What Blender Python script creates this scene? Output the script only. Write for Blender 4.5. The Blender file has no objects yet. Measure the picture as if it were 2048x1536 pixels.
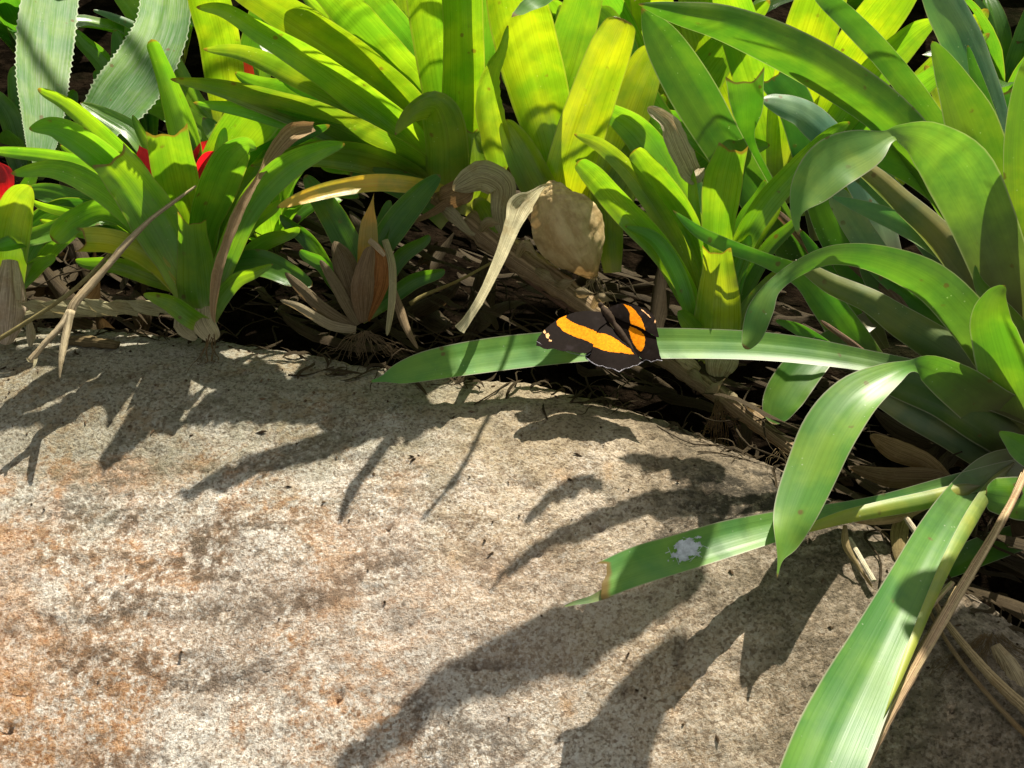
import bpy, bmesh, math, random
import numpy as np
from mathutils import Vector, Matrix, noise
from mathutils.geometry import delaunay_2d_cdt
random.seed(7)
SC = bpy.context.scene
COL = SC.collection
R = math.radians
# ------------------------------------------------------------------ camera
PITCH = R(40); HF = R(47)
CAM = Vector((0, 0, 0.414))
FPX = 1024 / math.tan(HF / 2)
FWD = Vector((0, math.cos(PITCH), -math.sin(PITCH)))
UPV = Vector((0, math.sin(PITCH), math.cos(PITCH)))
RGT = Vector((1, 0, 0))
cd = bpy.data.cameras.new('camera'); cam = bpy.data.objects.new('camera', cd); COL.objects.link(cam)
cam.location = CAM; cam.rotation_euler = (R(90) - PITCH, 0, 0)
cd.sensor_width = 36; cd.lens = 18 / math.tan(HF / 2); cd.clip_start = 0.01; cd.clip_end = 400
SC.camera = cam
# ------------------------------------------------------------------ light
SUN = Vector((0.24, 0.66, 0.72)).normalized()          # direction towards the sun
elev = math.asin(SUN.z); az = math.atan2(SUN.x, SUN.y)
W = bpy.data.worlds.new('World'); SC.world = W; W.use_nodes = True
nt = W.node_tree; bgn = nt.nodes['Background']
sky = nt.nodes.new('ShaderNodeTexSky'); sky.sky_type = 'NISHITA'; sky.sun_disc = False
sky.sun_elevation = elev; sky.sun_rotation = az
hs = nt.nodes.new('ShaderNodeHueSaturation'); hs.inputs['Saturation'].default_value = 0.3
mxw = nt.nodes.new('ShaderNodeMix'); mxw.data_type = 'RGBA'; mxw.blend_type = 'MULTIPLY'; mxw.inputs[0].default_value = 1; mxw.inputs[7].default_value = (1.04, 1.0, 0.88, 1)
nt.links.new(sky.outputs[0], hs.inputs['Color']); nt.links.new(hs.outputs[0], mxw.inputs[6])
nt.links.new(mxw.outputs[2], bgn.inputs[0]); bgn.inputs[1].default_value = 0.064
sl = bpy.data.lights.new('sun', 'SUN'); sl.energy = 5.0; sl.angle = R(0.5); sl.color = (1.0, 0.925, 0.79)
so = bpy.data.objects.new('sun', sl); COL.objects.link(so)
so.rotation_euler = SUN.to_track_quat('Z', 'Y').to_euler(); so.location = (0.5, 1.5, 2)
SC.view_settings.view_transform = 'Standard'; SC.view_settings.look = 'None'
SC.view_settings.exposure = 1.08; SC.view_settings.gamma = 1
# ------------------------------------------------------------------ helpers
def ray(x, y):
    return FWD + RGT * ((x - 1024) / FPX) + UPV * ((768 - y) / FPX)
def P(x, y, d):                      # a point d centimetres in front of the lens plane
    return CAM + ray(x, y) * (d / 100.0)
def onz(x, y, z=0.0):
    r = ray(x, y); return CAM + r * ((z - CAM.z) / r.z)
def tag(o, label=None, cat=None, group=None, kind=None):
    if label: o['label'] = label
    if cat: o['category'] = cat
    if group: o['group'] = group
    if kind: o['kind'] = kind
    return o
def thing(name, loc, label, cat, group=None):
    o = bpy.data.objects.new(name, None); COL.objects.link(o); o.location = loc
    o.empty_display_size = 0.02
    return tag(o, label, cat, group)
def link(name, me, mat, parent=None, color=None, smooth=True):
    o = bpy.data.objects.new(name, me); COL.objects.link(o)
    if mat and not me.materials: me.materials.append(mat)
    if smooth: me.polygons.foreach_set('use_smooth', [True] * len(me.polygons))
    if parent is not None:
        o.parent = parent
        o.matrix_parent_inverse = Matrix.Translation(-parent.location) if parent.parent is None else Matrix.Identity(4)
    if color: o.color = (*color, 1)
    return o
def cr(p0, p1, p2, p3, t):
    return 0.5 * ((2 * p1) + (-p0 + p2) * t + (2 * p0 - 5 * p1 + 4 * p2 - p3) * t * t + (-p0 + 3 * p1 - 3 * p2 + p3) * t ** 3)
def spline(pts, n):                  # pts: list of np arrays, returns n+1 samples (denser near the end)
    pts = [np.array(p, float) for p in pts]
    k = len(pts) - 1
    ext = [2 * pts[0] - pts[1]] + pts + [2 * pts[-1] - pts[-2]]
    out = []
    for i in range(n + 1):
        v = i / n; v = 1 - (1 - v) ** 1.35
        s = v * k; j = min(int(s), k - 1)
        out.append((v, cr(ext[j], ext[j + 1], ext[j + 2], ext[j + 3], s - j)))
    return out
# ------------------------------------------------------------------ node helper
class NT:
    def __init__(s, name):
        s.m = bpy.data.materials.new(name); s.m.use_nodes = True; s.t = s.m.node_tree; s.n = s.t.nodes
        s.out = s.n['Material Output']; s.b = s.n['Principled BSDF']
    def node(s, ty, **kw):
        n = s.n.new(ty)
        for k, v in kw.items():
            if k in n.inputs.keys() if isinstance(k, str) else False: s.put(n.inputs[k], v)
            else: setattr(n, k, v)
        return n
    def put(s, i, v):
        if hasattr(v, 'is_output') or isinstance(v, bpy.types.NodeSocket): s.t.links.new(v, i)
        else:
            if hasattr(i.default_value, '__len__') and not hasattr(v, '__len__'): v = (v, v, v, 1)[:len(i.default_value)]
            if hasattr(v, '__len__') and len(v) == 3 and len(i.default_value) == 4: v = (*v, 1)
            i.default_value = v
    def mix(s, f, a, b, mode='MIX'):
        n = s.n.new('ShaderNodeMix'); n.data_type = 'RGBA'; n.blend_type = mode
        s.put(n.inputs[0], f); s.put(n.inputs[6], a); s.put(n.inputs[7], b); return n.outputs[2]
    def math(s, op, a, b=0.0, c=None, clamp=False):
        n = s.n.new('ShaderNodeMath'); n.operation = op; n.use_clamp = clamp
        s.put(n.inputs[0], a); s.put(n.inputs[1], b)
        if c is not None: s.put(n.inputs[2], c)
        return n.outputs[0]
    def ramp(s, v, lo, hi, a=0.0, b=1.0):
        n = s.n.new('ShaderNodeMapRange'); n.interpolation_type = 'SMOOTHSTEP'
        s.put(n.inputs[0], v); s.put(n.inputs[1], lo); s.put(n.inputs[2], hi); s.put(n.inputs[3], a); s.put(n.inputs[4], b); return n.outputs[0]
    def noise(s, co, scale, detail=3, rough=0.55, dist=0.0):
        n = s.n.new('ShaderNodeTexNoise'); s.t.links.new(co, n.inputs['Vector'])
        n.inputs['Scale'].default_value = scale; n.inputs['Detail'].default_value = detail
        n.inputs['Roughness'].default_value = rough; n.inputs['Distortion'].default_value = dist; return n.outputs['Fac']
    def vor(s, co, scale, feature='F1', out='Distance', rnd=1.0):
        n = s.n.new('ShaderNodeTexVoronoi'); n.feature = feature; s.t.links.new(co, n.inputs['Vector'])
        n.inputs['Scale'].default_value = scale; n.inputs['Randomness'].default_value = rnd; return n.outputs[out]
    def mapping(s, co, sc, off=(0, 0, 0)):
        n = s.n.new('ShaderNodeMapping'); s.t.links.new(co, n.inputs[0]); n.inputs['Scale'].default_value = sc
        n.inputs['Location'].default_value = off; return n.outputs[0]
# ------------------------------------------------------------------ materials
def leaf_mat(name, rough=0.32, trans=0.5, pale=(0.42, 0.40, 0.2), pale_to=0.22, tmul=(1.42, 1.42, 0.4), spec=0.5,
             edge=(0.25, 0.28, 0.08), stripes=0.22, scurf=0.0, purple=0.0, glow=1.0, bump=0.35):
    M = NT(name)
    oi = M.n.new('ShaderNodeObjectInfo'); uv = M.n.new('ShaderNodeUVMap'); uv.uv_map = 'UVMap'
    tc = M.n.new('ShaderNodeTexCoord'); sep = M.n.new('ShaderNodeSeparateXYZ'); M.t.links.new(uv.outputs[0], sep.inputs[0])
    U, V = sep.outputs[0], sep.outputs[1]
    off = M.n.new('ShaderNodeCombineXYZ'); M.put(off.inputs[2], M.math('MULTIPLY', oi.outputs['Random'], 40.0))
    def shifted(sc):
        mp = M.n.new('ShaderNodeMapping'); M.t.links.new(uv.outputs[0], mp.inputs[0]); mp.inputs['Scale'].default_value = sc
        M.t.links.new(off.outputs[0], mp.inputs['Location']); return mp.outputs[0]
    st = M.noise(shifted((34, 1.2, 1)), 1.0, 3, 0.6)
    st2 = M.noise(shifted((110, 3.0, 1)), 1.0, 2, 0.5)
    bl = M.noise(tc.outputs['Object'], 38, 4, 0.55)
    fine = M.noise(tc.outputs['Object'], 420, 2, 0.6)
    base = oi.outputs['Color']
    c = M.mix(M.ramp(bl, 0.35, 0.7), M.mix(1.0, base, (0.66, 0.80, 0.85), 'MULTIPLY'), M.mix(1.0, base, (1.35, 1.12, 0.95), 'MULTIPLY'))
    sf = M.math('MULTIPLY', M.math('SUBTRACT', st, 0.5), stripes * 3.2)
    sf = M.math('ADD', sf, M.math('MULTIPLY', M.math('SUBTRACT', st2, 0.5), stripes * 0.8))
    val = M.math('ADD', 1.0, sf)
    hv = M.n.new('ShaderNodeHueSaturation'); M.put(hv.inputs['Value'], val); M.put(hv.inputs['Color'], c); c = hv.outputs[0]
    c = M.mix(M.math('MULTIPLY', M.ramp(V, pale_to, 0.02), 0.8), c, pale)
    if purple: c = M.mix(M.math('MULTIPLY', M.ramp(M.math('ADD', V, M.math('MULTIPLY', bl, 0.3)), 0.52, 0.15), purple), c, (0.10, 0.045, 0.04))
    if scurf:
        c = M.mix(M.math('MULTIPLY', M.ramp(M.noise(shifted((30, 9, 1)), 1.0, 5, 0.75), 0.35, 0.8), scurf), c, (0.5, 0.56, 0.48))
    eu = M.math('ABSOLUTE', M.math('SUBTRACT', U, 0.5))
    c = M.mix(M.math('MULTIPLY', M.ramp(eu, 0.465, 0.495), 0.7), c, edge)
    # small scars and freckles
    sp = M.vor(tc.outputs['Object'], 105)
    spm = M.math('MULTIPLY', M.ramp(M.math('ADD', sp, M.math('MULTIPLY', M.math('SUBTRACT', fine, 0.5), 0.16)), 0.2, 0.1), M.ramp(M.noise(tc.outputs['Object'], 42, 2), 0.54, 0.62))
    c = M.mix(M.math('MULTIPLY', spm, 0.75), c, (0.16, 0.09, 0.03))
    wsp = M.vor(tc.outputs['Object'], 260)
    wm = M.math('MULTIPLY', M.ramp(wsp, 0.13, 0.07), M.ramp(M.noise(tc.outputs['Object'], 45, 2), 0.55, 0.62))
    c = M.mix(M.math('MULTIPLY', wm, 0.4), c, (0.6, 0.65, 0.5))
    tipn = M.math('ADD', V, M.math('MULTIPLY', M.math('SUBTRACT', bl, 0.5), 0.03))
    c = M.mix(M.math('MULTIPLY', M.ramp(tipn, 0.972, 0.99), 0.85), c, (0.22, 0.12, 0.04))
    M.put(M.b.inputs['Base Color'], c); M.b.inputs['Specular IOR Level'].default_value = spec
    M.put(M.b.inputs['Roughness'], M.math('ADD', rough - 0.1, M.math('MULTIPLY', st, 0.2)))
    bp = M.n.new('ShaderNodeBump'); bp.inputs['Strength'].default_value = bump; bp.inputs['Distance'].default_value = 0.0006
    M.put(bp.inputs['Height'], M.math('ADD', M.math('ADD', st, M.math('MULTIPLY', bl, 1.2)), M.math('MULTIPLY', fine, 0.12)))
    M.put(M.b.inputs['Normal'], bp.outputs[0])
    tr = M.n.new('ShaderNodeBsdfTranslucent'); M.put(tr.inputs[0], M.mix(1.0, c, tuple(t * glow for t in tmul), 'MULTIPLY'))
    ms = M.n.new('ShaderNodeMixShader'); ms.inputs[0].default_value = trans
    M.t.links.new(M.b.outputs[0], ms.inputs[1]); M.t.links.new(tr.outputs[0], ms.inputs[2]); M.t.links.new(ms.outputs[0], M.out.inputs[0])
    return M.m
M_LEAF = leaf_mat('leaf_green', rough=0.29, trans=0.5, spec=0.6)
M_GLOSS = leaf_mat('leaf_glossy_green', rough=0.42, spec=0.42, trans=0.36, pale=(0.22, 0.24, 0.10), tmul=(0.95, 1.3, 0.42), edge=(0.4, 0.36, 0.28), purple=0.6, stripes=0.14, bump=0.13)
M_SILV = leaf_mat('leaf_silver_scurfy', rough=0.6, spec=0.15, trans=0.25, scurf=0.5, tmul=(1.6, 1.9, 0.8), edge=(0.55, 0.6, 0.45))
M_RED = leaf_mat('leaf_red_bract', rough=0.45, trans=0.3, pale=(0.3, 0.3, 0.05), tmul=(2.2, 0.6, 0.6), edge=(0.6, 0.05, 0.05))
def dead_mat(name, trans=0.2, rough=0.7, dark=0.45, sc=(26, 1.6, 1)):
    M = NT(name)
    oi = M.n.new('ShaderNodeObjectInfo'); uv = M.n.new('ShaderNodeUVMap'); uv.uv_map = 'UVMap'; tc = M.n.new('ShaderNodeTexCoord')
    mp = M.mapping(uv.outputs[0], sc); st = M.noise(mp, 1.0, 4, 0.65)
    bl = M.noise(tc.outputs['Object'], 70, 4, 0.6); fn = M.noise(tc.outputs['Object'], 500, 3, 0.6)
    base = M.mix(1.0, oi.outputs['Color'], (1.04, 1.13, 1.0), 'MULTIPLY')
    c = M.mix(M.ramp(st, 0.35, 0.62), M.mix(1.0, base, (dark, dark * 0.92, dark * 0.8), 'MULTIPLY'), base)
    c = M.mix(M.math('MULTIPLY', M.ramp(bl, 0.52, 0.72), 0.55), c, M.mix(1.0, base, (0.58, 0.47, 0.34), 'MULTIPLY'))
    c = M.mix(M.math('MULTIPLY', M.ramp(fn, 0.5, 0.75), 0.3), c, M.mix(1.0, base, (1.35, 1.35, 1.3), 'MULTIPLY'))
    M.put(M.b.inputs['Base Color'], c); M.b.inputs['Roughness'].default_value = rough; M.b.inputs['Specular IOR Level'].default_value = 0.15
    bp = M.n.new('ShaderNodeBump'); bp.inputs['Strength'].default_value = 0.7; bp.inputs['Distance'].default_value = 0.0012
    M.put(bp.inputs['Height'], M.math('ADD', st, M.math('MULTIPLY', bl, 0.8))); M.put(M.b.inputs['Normal'], bp.outputs[0])
    tr = M.n.new('ShaderNodeBsdfTranslucent'); M.put(tr.inputs[0], M.mix(1.0, c, (1.2, 1.0, 0.75), 'MULTIPLY'))
    ms = M.n.new('ShaderNodeMixShader'); ms.inputs[0].default_value = trans
    M.t.links.new(M.b.outputs[0], ms.inputs[1]); M.t.links.new(tr.outputs[0], ms.inputs[2]); M.t.links.new(ms.outputs[0], M.out.inputs[0])
    return M.m
M_DEAD = dead_mat('dead_leaf_tan', 0.25)
M_HUSK = dead_mat('husk_mottled', 0.1, 0.6, 0.72, (5, 3.2, 1))
M_STEM = dead_mat('dead_stem_bark', 0.0, 0.85, 0.35)

def rock_mat():
    M = NT('boulder_granite')
    tc = M.n.new('ShaderNodeTexCoord'); O = tc.outputs['Object']; sep = M.n.new('ShaderNodeSeparateXYZ'); M.t.links.new(O, sep.inputs[0])
    X, Y = sep.outputs[0], sep.outputs[1]
    g1 = M.noise(O, 540, 6, 0.82); g2 = M.noise(O, 850, 3, 0.75); g3 = M.noise(O, 190, 5, 0.7)
    big = M.noise(O, 10, 6, 0.66, 0.5); mid = M.noise(O, 34, 6, 0.68, 0.5)
    dmap = M.n.new('ShaderNodeMapping'); M.t.links.new(O, dmap.inputs[0]); dmap.inputs['Rotation'].default_value = (0, 0, R(38)); dmap.inputs['Scale'].default_value = (1, 2.6, 1)
    strk = M.noise(dmap.outputs[0], 26, 6, 0.7, 0.6)
    def blob(cx, cy, rx, ry, w=0.5):
        dx = M.math('DIVIDE', M.math('SUBTRACT', X, cx), rx); dy = M.math('DIVIDE', M.math('SUBTRACT', Y, cy), ry)
        dd = M.math('SQRT', M.math('ADD', M.math('MULTIPLY', dx, dx), M.math('MULTIPLY', dy, dy)))
        dd = M.math('ADD', dd, M.math('MULTIPLY', M.math('SUBTRACT', mid, 0.5), 3.4)); dd = M.math('ADD', dd, M.math('MULTIPLY', M.math('SUBTRACT', strk, 0.5), 2.2)); return M.ramp(dd, 1.15, 0.45)
    tone = M.mix(M.ramp(big, 0.40, 0.58), (0.82, 0.75, 0.65), (0.62, 0.50, 0.39))
    tone = M.mix(M.math('MULTIPLY', M.ramp(strk, 0.45, 0.62), 0.35), tone, (0.52, 0.41, 0.29))
    c = M.mix(M.ramp(g1, 0.385, 0.465), (0.20, 0.135, 0.085), tone)
    c = M.mix(M.math('MULTIPLY', M.ramp(g1, 0.51, 0.60), 0.92), c, (0.95, 0.92, 0.84))
    c = M.mix(M.math('MULTIPLY', M.ramp(g2, 0.55, 0.66), 0.6), c, (0.9, 0.86, 0.8))
    c = M.mix(M.math('MULTIPLY', M.ramp(g2, 0.44, 0.33), 0.65), c, (0.17, 0.115, 0.07))
    def crystal(sc_):
        v_ = M.n.new('ShaderNodeTexVoronoi'); M.t.links.new(O, v_.inputs['Vector']); v_.inputs['Scale'].default_value = sc_
        q_ = M.n.new('ShaderNodeSeparateColor'); M.t.links.new(v_.outputs['Color'], q_.inputs[0]); return q_.outputs[0]
    k1 = crystal(720); k2 = crystal(1250)
    c = M.mix(M.ramp(k1, 0.0, 0.30, 0.62, 0.0), c, (0.17, 0.115, 0.07))
    c = M.mix(M.ramp(k1, 0.66, 0.95, 0.0, 0.75), c, (0.95, 0.93, 0.87))
    c = M.mix(M.ramp(k2, 0.0, 0.35, 0.4, 0.0), c, (0.30, 0.20, 0.11))
    gm = M.ramp(M.math('ADD', M.math('MULTIPLY', g1, 0.6), M.math('MULTIPLY', k1, 0.22)), 0.28, 0.44, 0.25, 1.0)
    om = M.ramp(M.noise(O, 17, 7, 0.72, 0.8), 0.44, 0.58)
    left = M.ramp(M.math('ADD', X, M.math('MULTIPLY', M.math('SUBTRACT', big, 0.5), 0.3)), 0.04, -0.12); om = M.math('MULTIPLY', om, M.math('ADD', 0.10, M.math('MULTIPLY', left, 0.9)))
    om = M.math('MULTIPLY', om, M.ramp(g3, 0.40, 0.58, 0.05, 1.0))
    c = M.mix(M.math('MULTIPLY', om, 0.78), c, M.mix(gm, (0.30, 0.10, 0.02), (0.52, 0.26, 0.09)))
    c = M.mix(M.math('MULTIPLY', blob(-0.265, 0.34, 0.06, 0.09), 0.42), c, M.mix(gm, (0.30, 0.10, 0.02), (0.52, 0.26, 0.09)))
    c = M.mix(M.math('MULTIPLY', blob(-0.20, 0.445, 0.06, 0.012), 0.5), c, (0.50, 0.22, 0.06))
    vn = M.n.new('ShaderNodeTexVoronoi'); M.t.links.new(O, vn.inputs['Vector']); vn.inputs['Scale'].default_value = 38
    sepc = M.n.new('ShaderNodeSeparateColor'); M.t.links.new(vn.outputs['Color'], sepc.inputs[0])
    sd = M.math('ADD', vn.outputs['Distance'], M.math('MULTIPLY', M.math('SUBTRACT', g3, 0.5), 0.75))
    sm = M.math('MULTIPLY', M.ramp(sd, 0.30, 0.08), M.ramp(sepc.outputs[0], 0.55, 0.9))
    c = M.mix(M.math('MULTIPLY', sm, 0.6), c, M.mix(gm, (0.30, 0.15, 0.05), (0.62, 0.34, 0.14)))
    dk = M.math('MULTIPLY', M.ramp(M.noise(dmap.outputs[0], 13, 7, 0.74, 0.5), 0.49, 0.60), M.ramp(g3, 0.38, 0.56))
    c = M.mix(M.math('MULTIPLY', dk, 0.72), c, (0.10, 0.075, 0.055))
    c = M.mix(M.math('MULTIPLY', M.math('MULTIPLY', M.math('MULTIPLY', blob(-0.155, 0.385, 0.13, 0.06), M.ramp(strk, 0.42, 0.6)), M.ramp(g3, 0.40, 0.6)), 0.85), c, (0.12, 0.09, 0.06))
    c = M.mix(M.math('MULTIPLY', blob(-0.04, 0.36, 0.12, 0.05), 0.35), c, (0.34, 0.24, 0.17))
    pk = M.vor(O, 75); pm = M.math('MULTIPLY', M.ramp(pk, 0.13, 0.05), M.ramp(mid, 0.5, 0.62)); c = M.mix(M.math('MULTIPLY', pm, 0.8), c, (0.07, 0.05, 0.035))
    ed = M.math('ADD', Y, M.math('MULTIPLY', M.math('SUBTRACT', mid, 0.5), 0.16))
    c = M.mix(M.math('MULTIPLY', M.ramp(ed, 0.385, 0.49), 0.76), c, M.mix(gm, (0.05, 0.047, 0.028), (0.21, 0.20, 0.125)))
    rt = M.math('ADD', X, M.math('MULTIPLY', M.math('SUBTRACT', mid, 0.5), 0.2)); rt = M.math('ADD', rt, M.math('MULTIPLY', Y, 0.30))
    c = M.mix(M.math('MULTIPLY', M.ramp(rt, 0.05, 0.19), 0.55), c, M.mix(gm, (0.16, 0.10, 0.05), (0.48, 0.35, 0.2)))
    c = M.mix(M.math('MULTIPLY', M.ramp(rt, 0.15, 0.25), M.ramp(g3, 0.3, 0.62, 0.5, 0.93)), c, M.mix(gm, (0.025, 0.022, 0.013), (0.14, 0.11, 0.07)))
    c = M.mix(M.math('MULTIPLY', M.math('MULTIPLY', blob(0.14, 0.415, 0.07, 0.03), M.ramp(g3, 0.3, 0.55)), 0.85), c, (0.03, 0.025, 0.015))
    M.put(M.b.inputs['Base Color'], c); M.b.inputs['Roughness'].default_value = 0.85; M.b.inputs['Specular IOR Level'].default_value = 0.3
    bp = M.n.new('ShaderNodeBump'); bp.inputs['Strength'].default_value = 0.9; bp.inputs['Distance'].default_value = 0.0024
    h = M.math('ADD', M.math('MULTIPLY', g1, 0.9), M.math('MULTIPLY', g3, 1.3)); h = M.math('ADD', h, M.math('MULTIPLY', g2, 0.35)); h = M.math('ADD', h, M.math('MULTIPLY', mid, 1.5)); h = M.math('ADD', h, M.math('MULTIPLY', k1, 0.22))
    M.put(bp.inputs['Height'], h); M.put(M.b.inputs['Normal'], bp.outputs[0])
    return M.m
def soil_mat():
    M = NT('dark_soil'); tc = M.n.new('ShaderNodeTexCoord'); O = tc.outputs['Object']
    a = M.noise(O, 60, 6, 0.7); b = M.noise(O, 7, 4)
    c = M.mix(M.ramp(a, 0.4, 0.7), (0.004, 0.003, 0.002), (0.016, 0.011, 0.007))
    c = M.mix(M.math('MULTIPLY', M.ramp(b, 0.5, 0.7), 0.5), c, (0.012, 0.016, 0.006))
    M.put(M.b.inputs['Base Color'], c); M.b.inputs['Roughness'].default_value = 1.0; M.b.inputs['Specular IOR Level'].default_value = 0.0
    bp = M.n.new('ShaderNodeBump'); bp.inputs['Distance'].default_value = 0.01; M.put(bp.inputs['Height'], a); M.put(M.b.inputs['Normal'], bp.outputs[0])
    return M.m
def plain(name, col, rough=0.6, spec=0.4, nscale=300, amt=0.35):
    M = NT(name); tc = M.n.new('ShaderNodeTexCoord'); n = M.noise(tc.outputs['Object'], nscale, 3, 0.6)
    M.put(M.b.inputs['Base Color'], M.mix(M.ramp(n, 0.3, 0.7), tuple(c * (1 - amt) for c in col), tuple(min(1, c * (1 + amt)) for c in col)))
    M.b.inputs['Roughness'].default_value = rough; M.b.inputs['Specular IOR Level'].default_value = spec
    return M.m
# ------------------------------------------------------------------ boulder and ground
cont = [(-700, 650), (-300, 630), (0, 628), (300, 640), (500, 668), (700, 708), (1000, 735), (1150, 760), (1300, 805), (1450, 865), (1580, 925), (1720, 1010), (1900, 1120), (2060, 1230), (2300, 1420), (2700, 1800)]
cp = [onz(*c, -0.006) for c in cont]
cxs = np.array([p.x for p in cp]); cys = np.array([p.y for p in cp])
def fbm(x, y, s, o=4):
    return noise.fractal(Vector((x * s, y * s, 3.7)), 0.9, 2.1, o)
def rock_z(x, y, detail=True):
    yb = float(np.interp(x, cxs, cys))
    dy = yb - y
    if detail: dy += 0.006 * fbm(x, y, 14, 3)
    if dy >= 0:
        z = -0.95 * dy * dy - 0.04 * dy - 0.016 * math.exp(-dy / 0.035)
    else:
        e = -dy; z = -0.016 - 0.9 * e - 18 * e * e
    z = max(z, -0.30)
    if detail:
        z += 0.0035 * fbm(x, y, 9, 3) + 0.0011 * fbm(x, y, 60, 4) + 0.0009 * noise.noise(Vector((x * 230, y * 230, 1)))
        pit = noise.noise(Vector((x * 45, y * 62, 9))); z -= 0.0025 * max(0, pit - 0.5) * 3; z -= 0.0022 * max(0, noise.noise(Vector((x * 150 - y * 60, y * 190, 4))) - 0.42) * 4
    return z
X0, X1, Y0, Y1, ST = -0.62, 0.62, -0.06, 0.66, 0.0022
nx = int((X1 - X0) / ST); ny = int((Y1 - Y0) / ST)
vs = []
for j in range(ny + 1):
    y = Y0 + j * ST
    for i in range(nx + 1):
        x = X0 + i * ST; vs.append((x, y, rock_z(x, y)))
fs = [(j * (nx + 1) + i, j * (nx + 1) + i + 1, (j + 1) * (nx + 1) + i + 1, (j + 1) * (nx + 1) + i) for j in range(ny) for i in range(nx)]
me = bpy.data.meshes.new('boulder'); me.from_pydata(vs, [], fs)
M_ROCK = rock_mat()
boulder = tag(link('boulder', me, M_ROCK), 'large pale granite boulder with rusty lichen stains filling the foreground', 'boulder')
def hit_rock(x, y):
    r = ray(x, y); d = 0.35
    for _ in range(400):
        p = CAM + r * d
        if p.z <= rock_z(p.x, p.y, False): return p if p.y < float(np.interp(p.x, cxs, cys)) + 0.004 else onz(x, y, -0.006)
        d += 0.0015
    return onz(x, y, -0.006)
bm = bmesh.new(); bmesh.ops.create_grid(bm, x_segments=90, y_segments=90, size=1)
for v in bm.verts:
    sx = math.copysign(abs(v.co.x) ** 3, v.co.x) * 40; sy = math.copysign(abs(v.co.y) ** 3, v.co.y) * 40 + 0.6
    v.co = Vector((sx, sy, 0))
    near = -0.05 if sy > 0.5 else -0.05 - 0.75 * (0.5 - max(sy, -0.3))
    v.co.z = near - 0.01 + 0.012 * noise.noise(Vector((sx * 9, sy * 9, 0)))
me = bpy.data.meshes.new('ground'); bm.to_mesh(me); bm.free()
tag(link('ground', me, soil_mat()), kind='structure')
# ------------------------------------------------------------------ leaf builder
def ribbon(name, samples, parent, mat, color, cup=0.16, wave=0.0, na=12, spines=False, ragged=0.0, curl=0.0, seed=None, horn=0.0, bite=None, fold=0.0, fs=0.0):
    """samples: (v, centre, width vector (half), normal)"""
    rs = random.Random(seed if seed is not None else random.random())
    ph = rs.uniform(0, 9); n = len(samples); vs = []; uvs = []
    dead = mat in (M_DEAD, M_HUSK)
    hskew = rs.uniform(-0.5, 0.5); Tend = (samples[-1][1] - samples[-3][1]).normalized(); hwe = samples[max(0, n - 6)][2].length
    if horn or bite or fold: na = max(na, 14)
    for k, (v, c, wv, nn) in enumerate(samples):
        hw = wv.length
        for i in range(na + 1):
            s = 2 * i / na - 1
            cc = cup
            off = nn * (hw * cc * (s * s - 0.4)) + nn * (hw * curl * max(0, abs(s) - 0.6) * 2)
            if dead:
                q_ = c + wv * s; cz = 0.35 if mat is M_HUSK else 1.0; off = off + nn * (cz * hw * 0.22 * noise.noise(q_ * 130 + Vector((ph, 0, 0))) * (0.4 + abs(s)) + hw * 0.10 * noise.noise(Vector((s * 5, v * 26, ph)))) + wv * (0.07 * cz * noise.noise(q_ * 210) * abs(s))
            if fold: off = off + nn * (hw * fold * (math.sqrt((s - fs) ** 2 + 0.006) - 0.5))
            if horn or bite:
                f = max(0.0, (v - 0.86) / 0.14) ** 1.5
                if bite: sh = float(np.interp(s, [b[0] for b in bite], [b[1] for b in bite]))
                else: sh = horn * (abs(s) ** 2.2 * (1 + hskew * s) - 0.35) + 0.05 * math.sin(s * 7 + ph)
                off = off + Tend * (f * sh * hwe) + nn * (f * hwe * 0.35 * abs(s) ** 3 * (-1 if cup > 0 else 1))
            off = off + nn * (hw * (0.012 if mat is M_GLOSS else 0.028) * math.sin(s * 7.5 + ph + 2.5 * v) + hw * (0.006 if mat is M_GLOSS else 0.02) * math.sin(s * 13 + ph * 2 - 3 * v))
            wob = wave * hw * math.sin(v * 17 + ph + (2.2 if s > 0 else 0)) * abs(s) ** 3
            wob += wave * 0.6 * hw * math.sin(v * 41 + ph * 3 + s * 2) * abs(s) ** 4
            jag = 1.0
            if ragged and abs(s) > 0.99: jag = 1 + ragged * rs.uniform(-1, 1)
            if spines and abs(s) > 0.99: jag = 1.0 + (rs.uniform(0.02, 0.075) if k % 3 == 0 else rs.uniform(-0.01, 0.005))
            vs.append(c + wv * (s * jag) + off + nn * wob); uvs.append((i / na, v))
    fs = [(k * (na + 1) + i, k * (na + 1) + i + 1, (k + 1) * (na + 1) + i + 1, (k + 1) * (na + 1) + i) for k in range(n - 1) for i in range(na)]
    me = bpy.data.meshes.new(name); me.from_pydata([tuple(v) for v in vs], [], fs)
    ul = me.uv_layers.new(name='UVMap')
    li = np.empty(len(me.loops), dtype=np.int32); me.loops.foreach_get('vertex_index', li)
    ul.data.foreach_set('uv', np.array(uvs, dtype=np.float32)[li].ravel())
    return link(name, me, mat, parent, color)
def tipmul(v, tip, tl):
    if tip == 'cut' or v < 1 - tl: return 1.0
    u = (1 - v) / tl
    if tip == 'blunt': return max(math.sqrt(max(0, 1 - (1 - u) ** 2.4)), 0.02)
    return max(u ** 0.75, 0.01)
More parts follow.
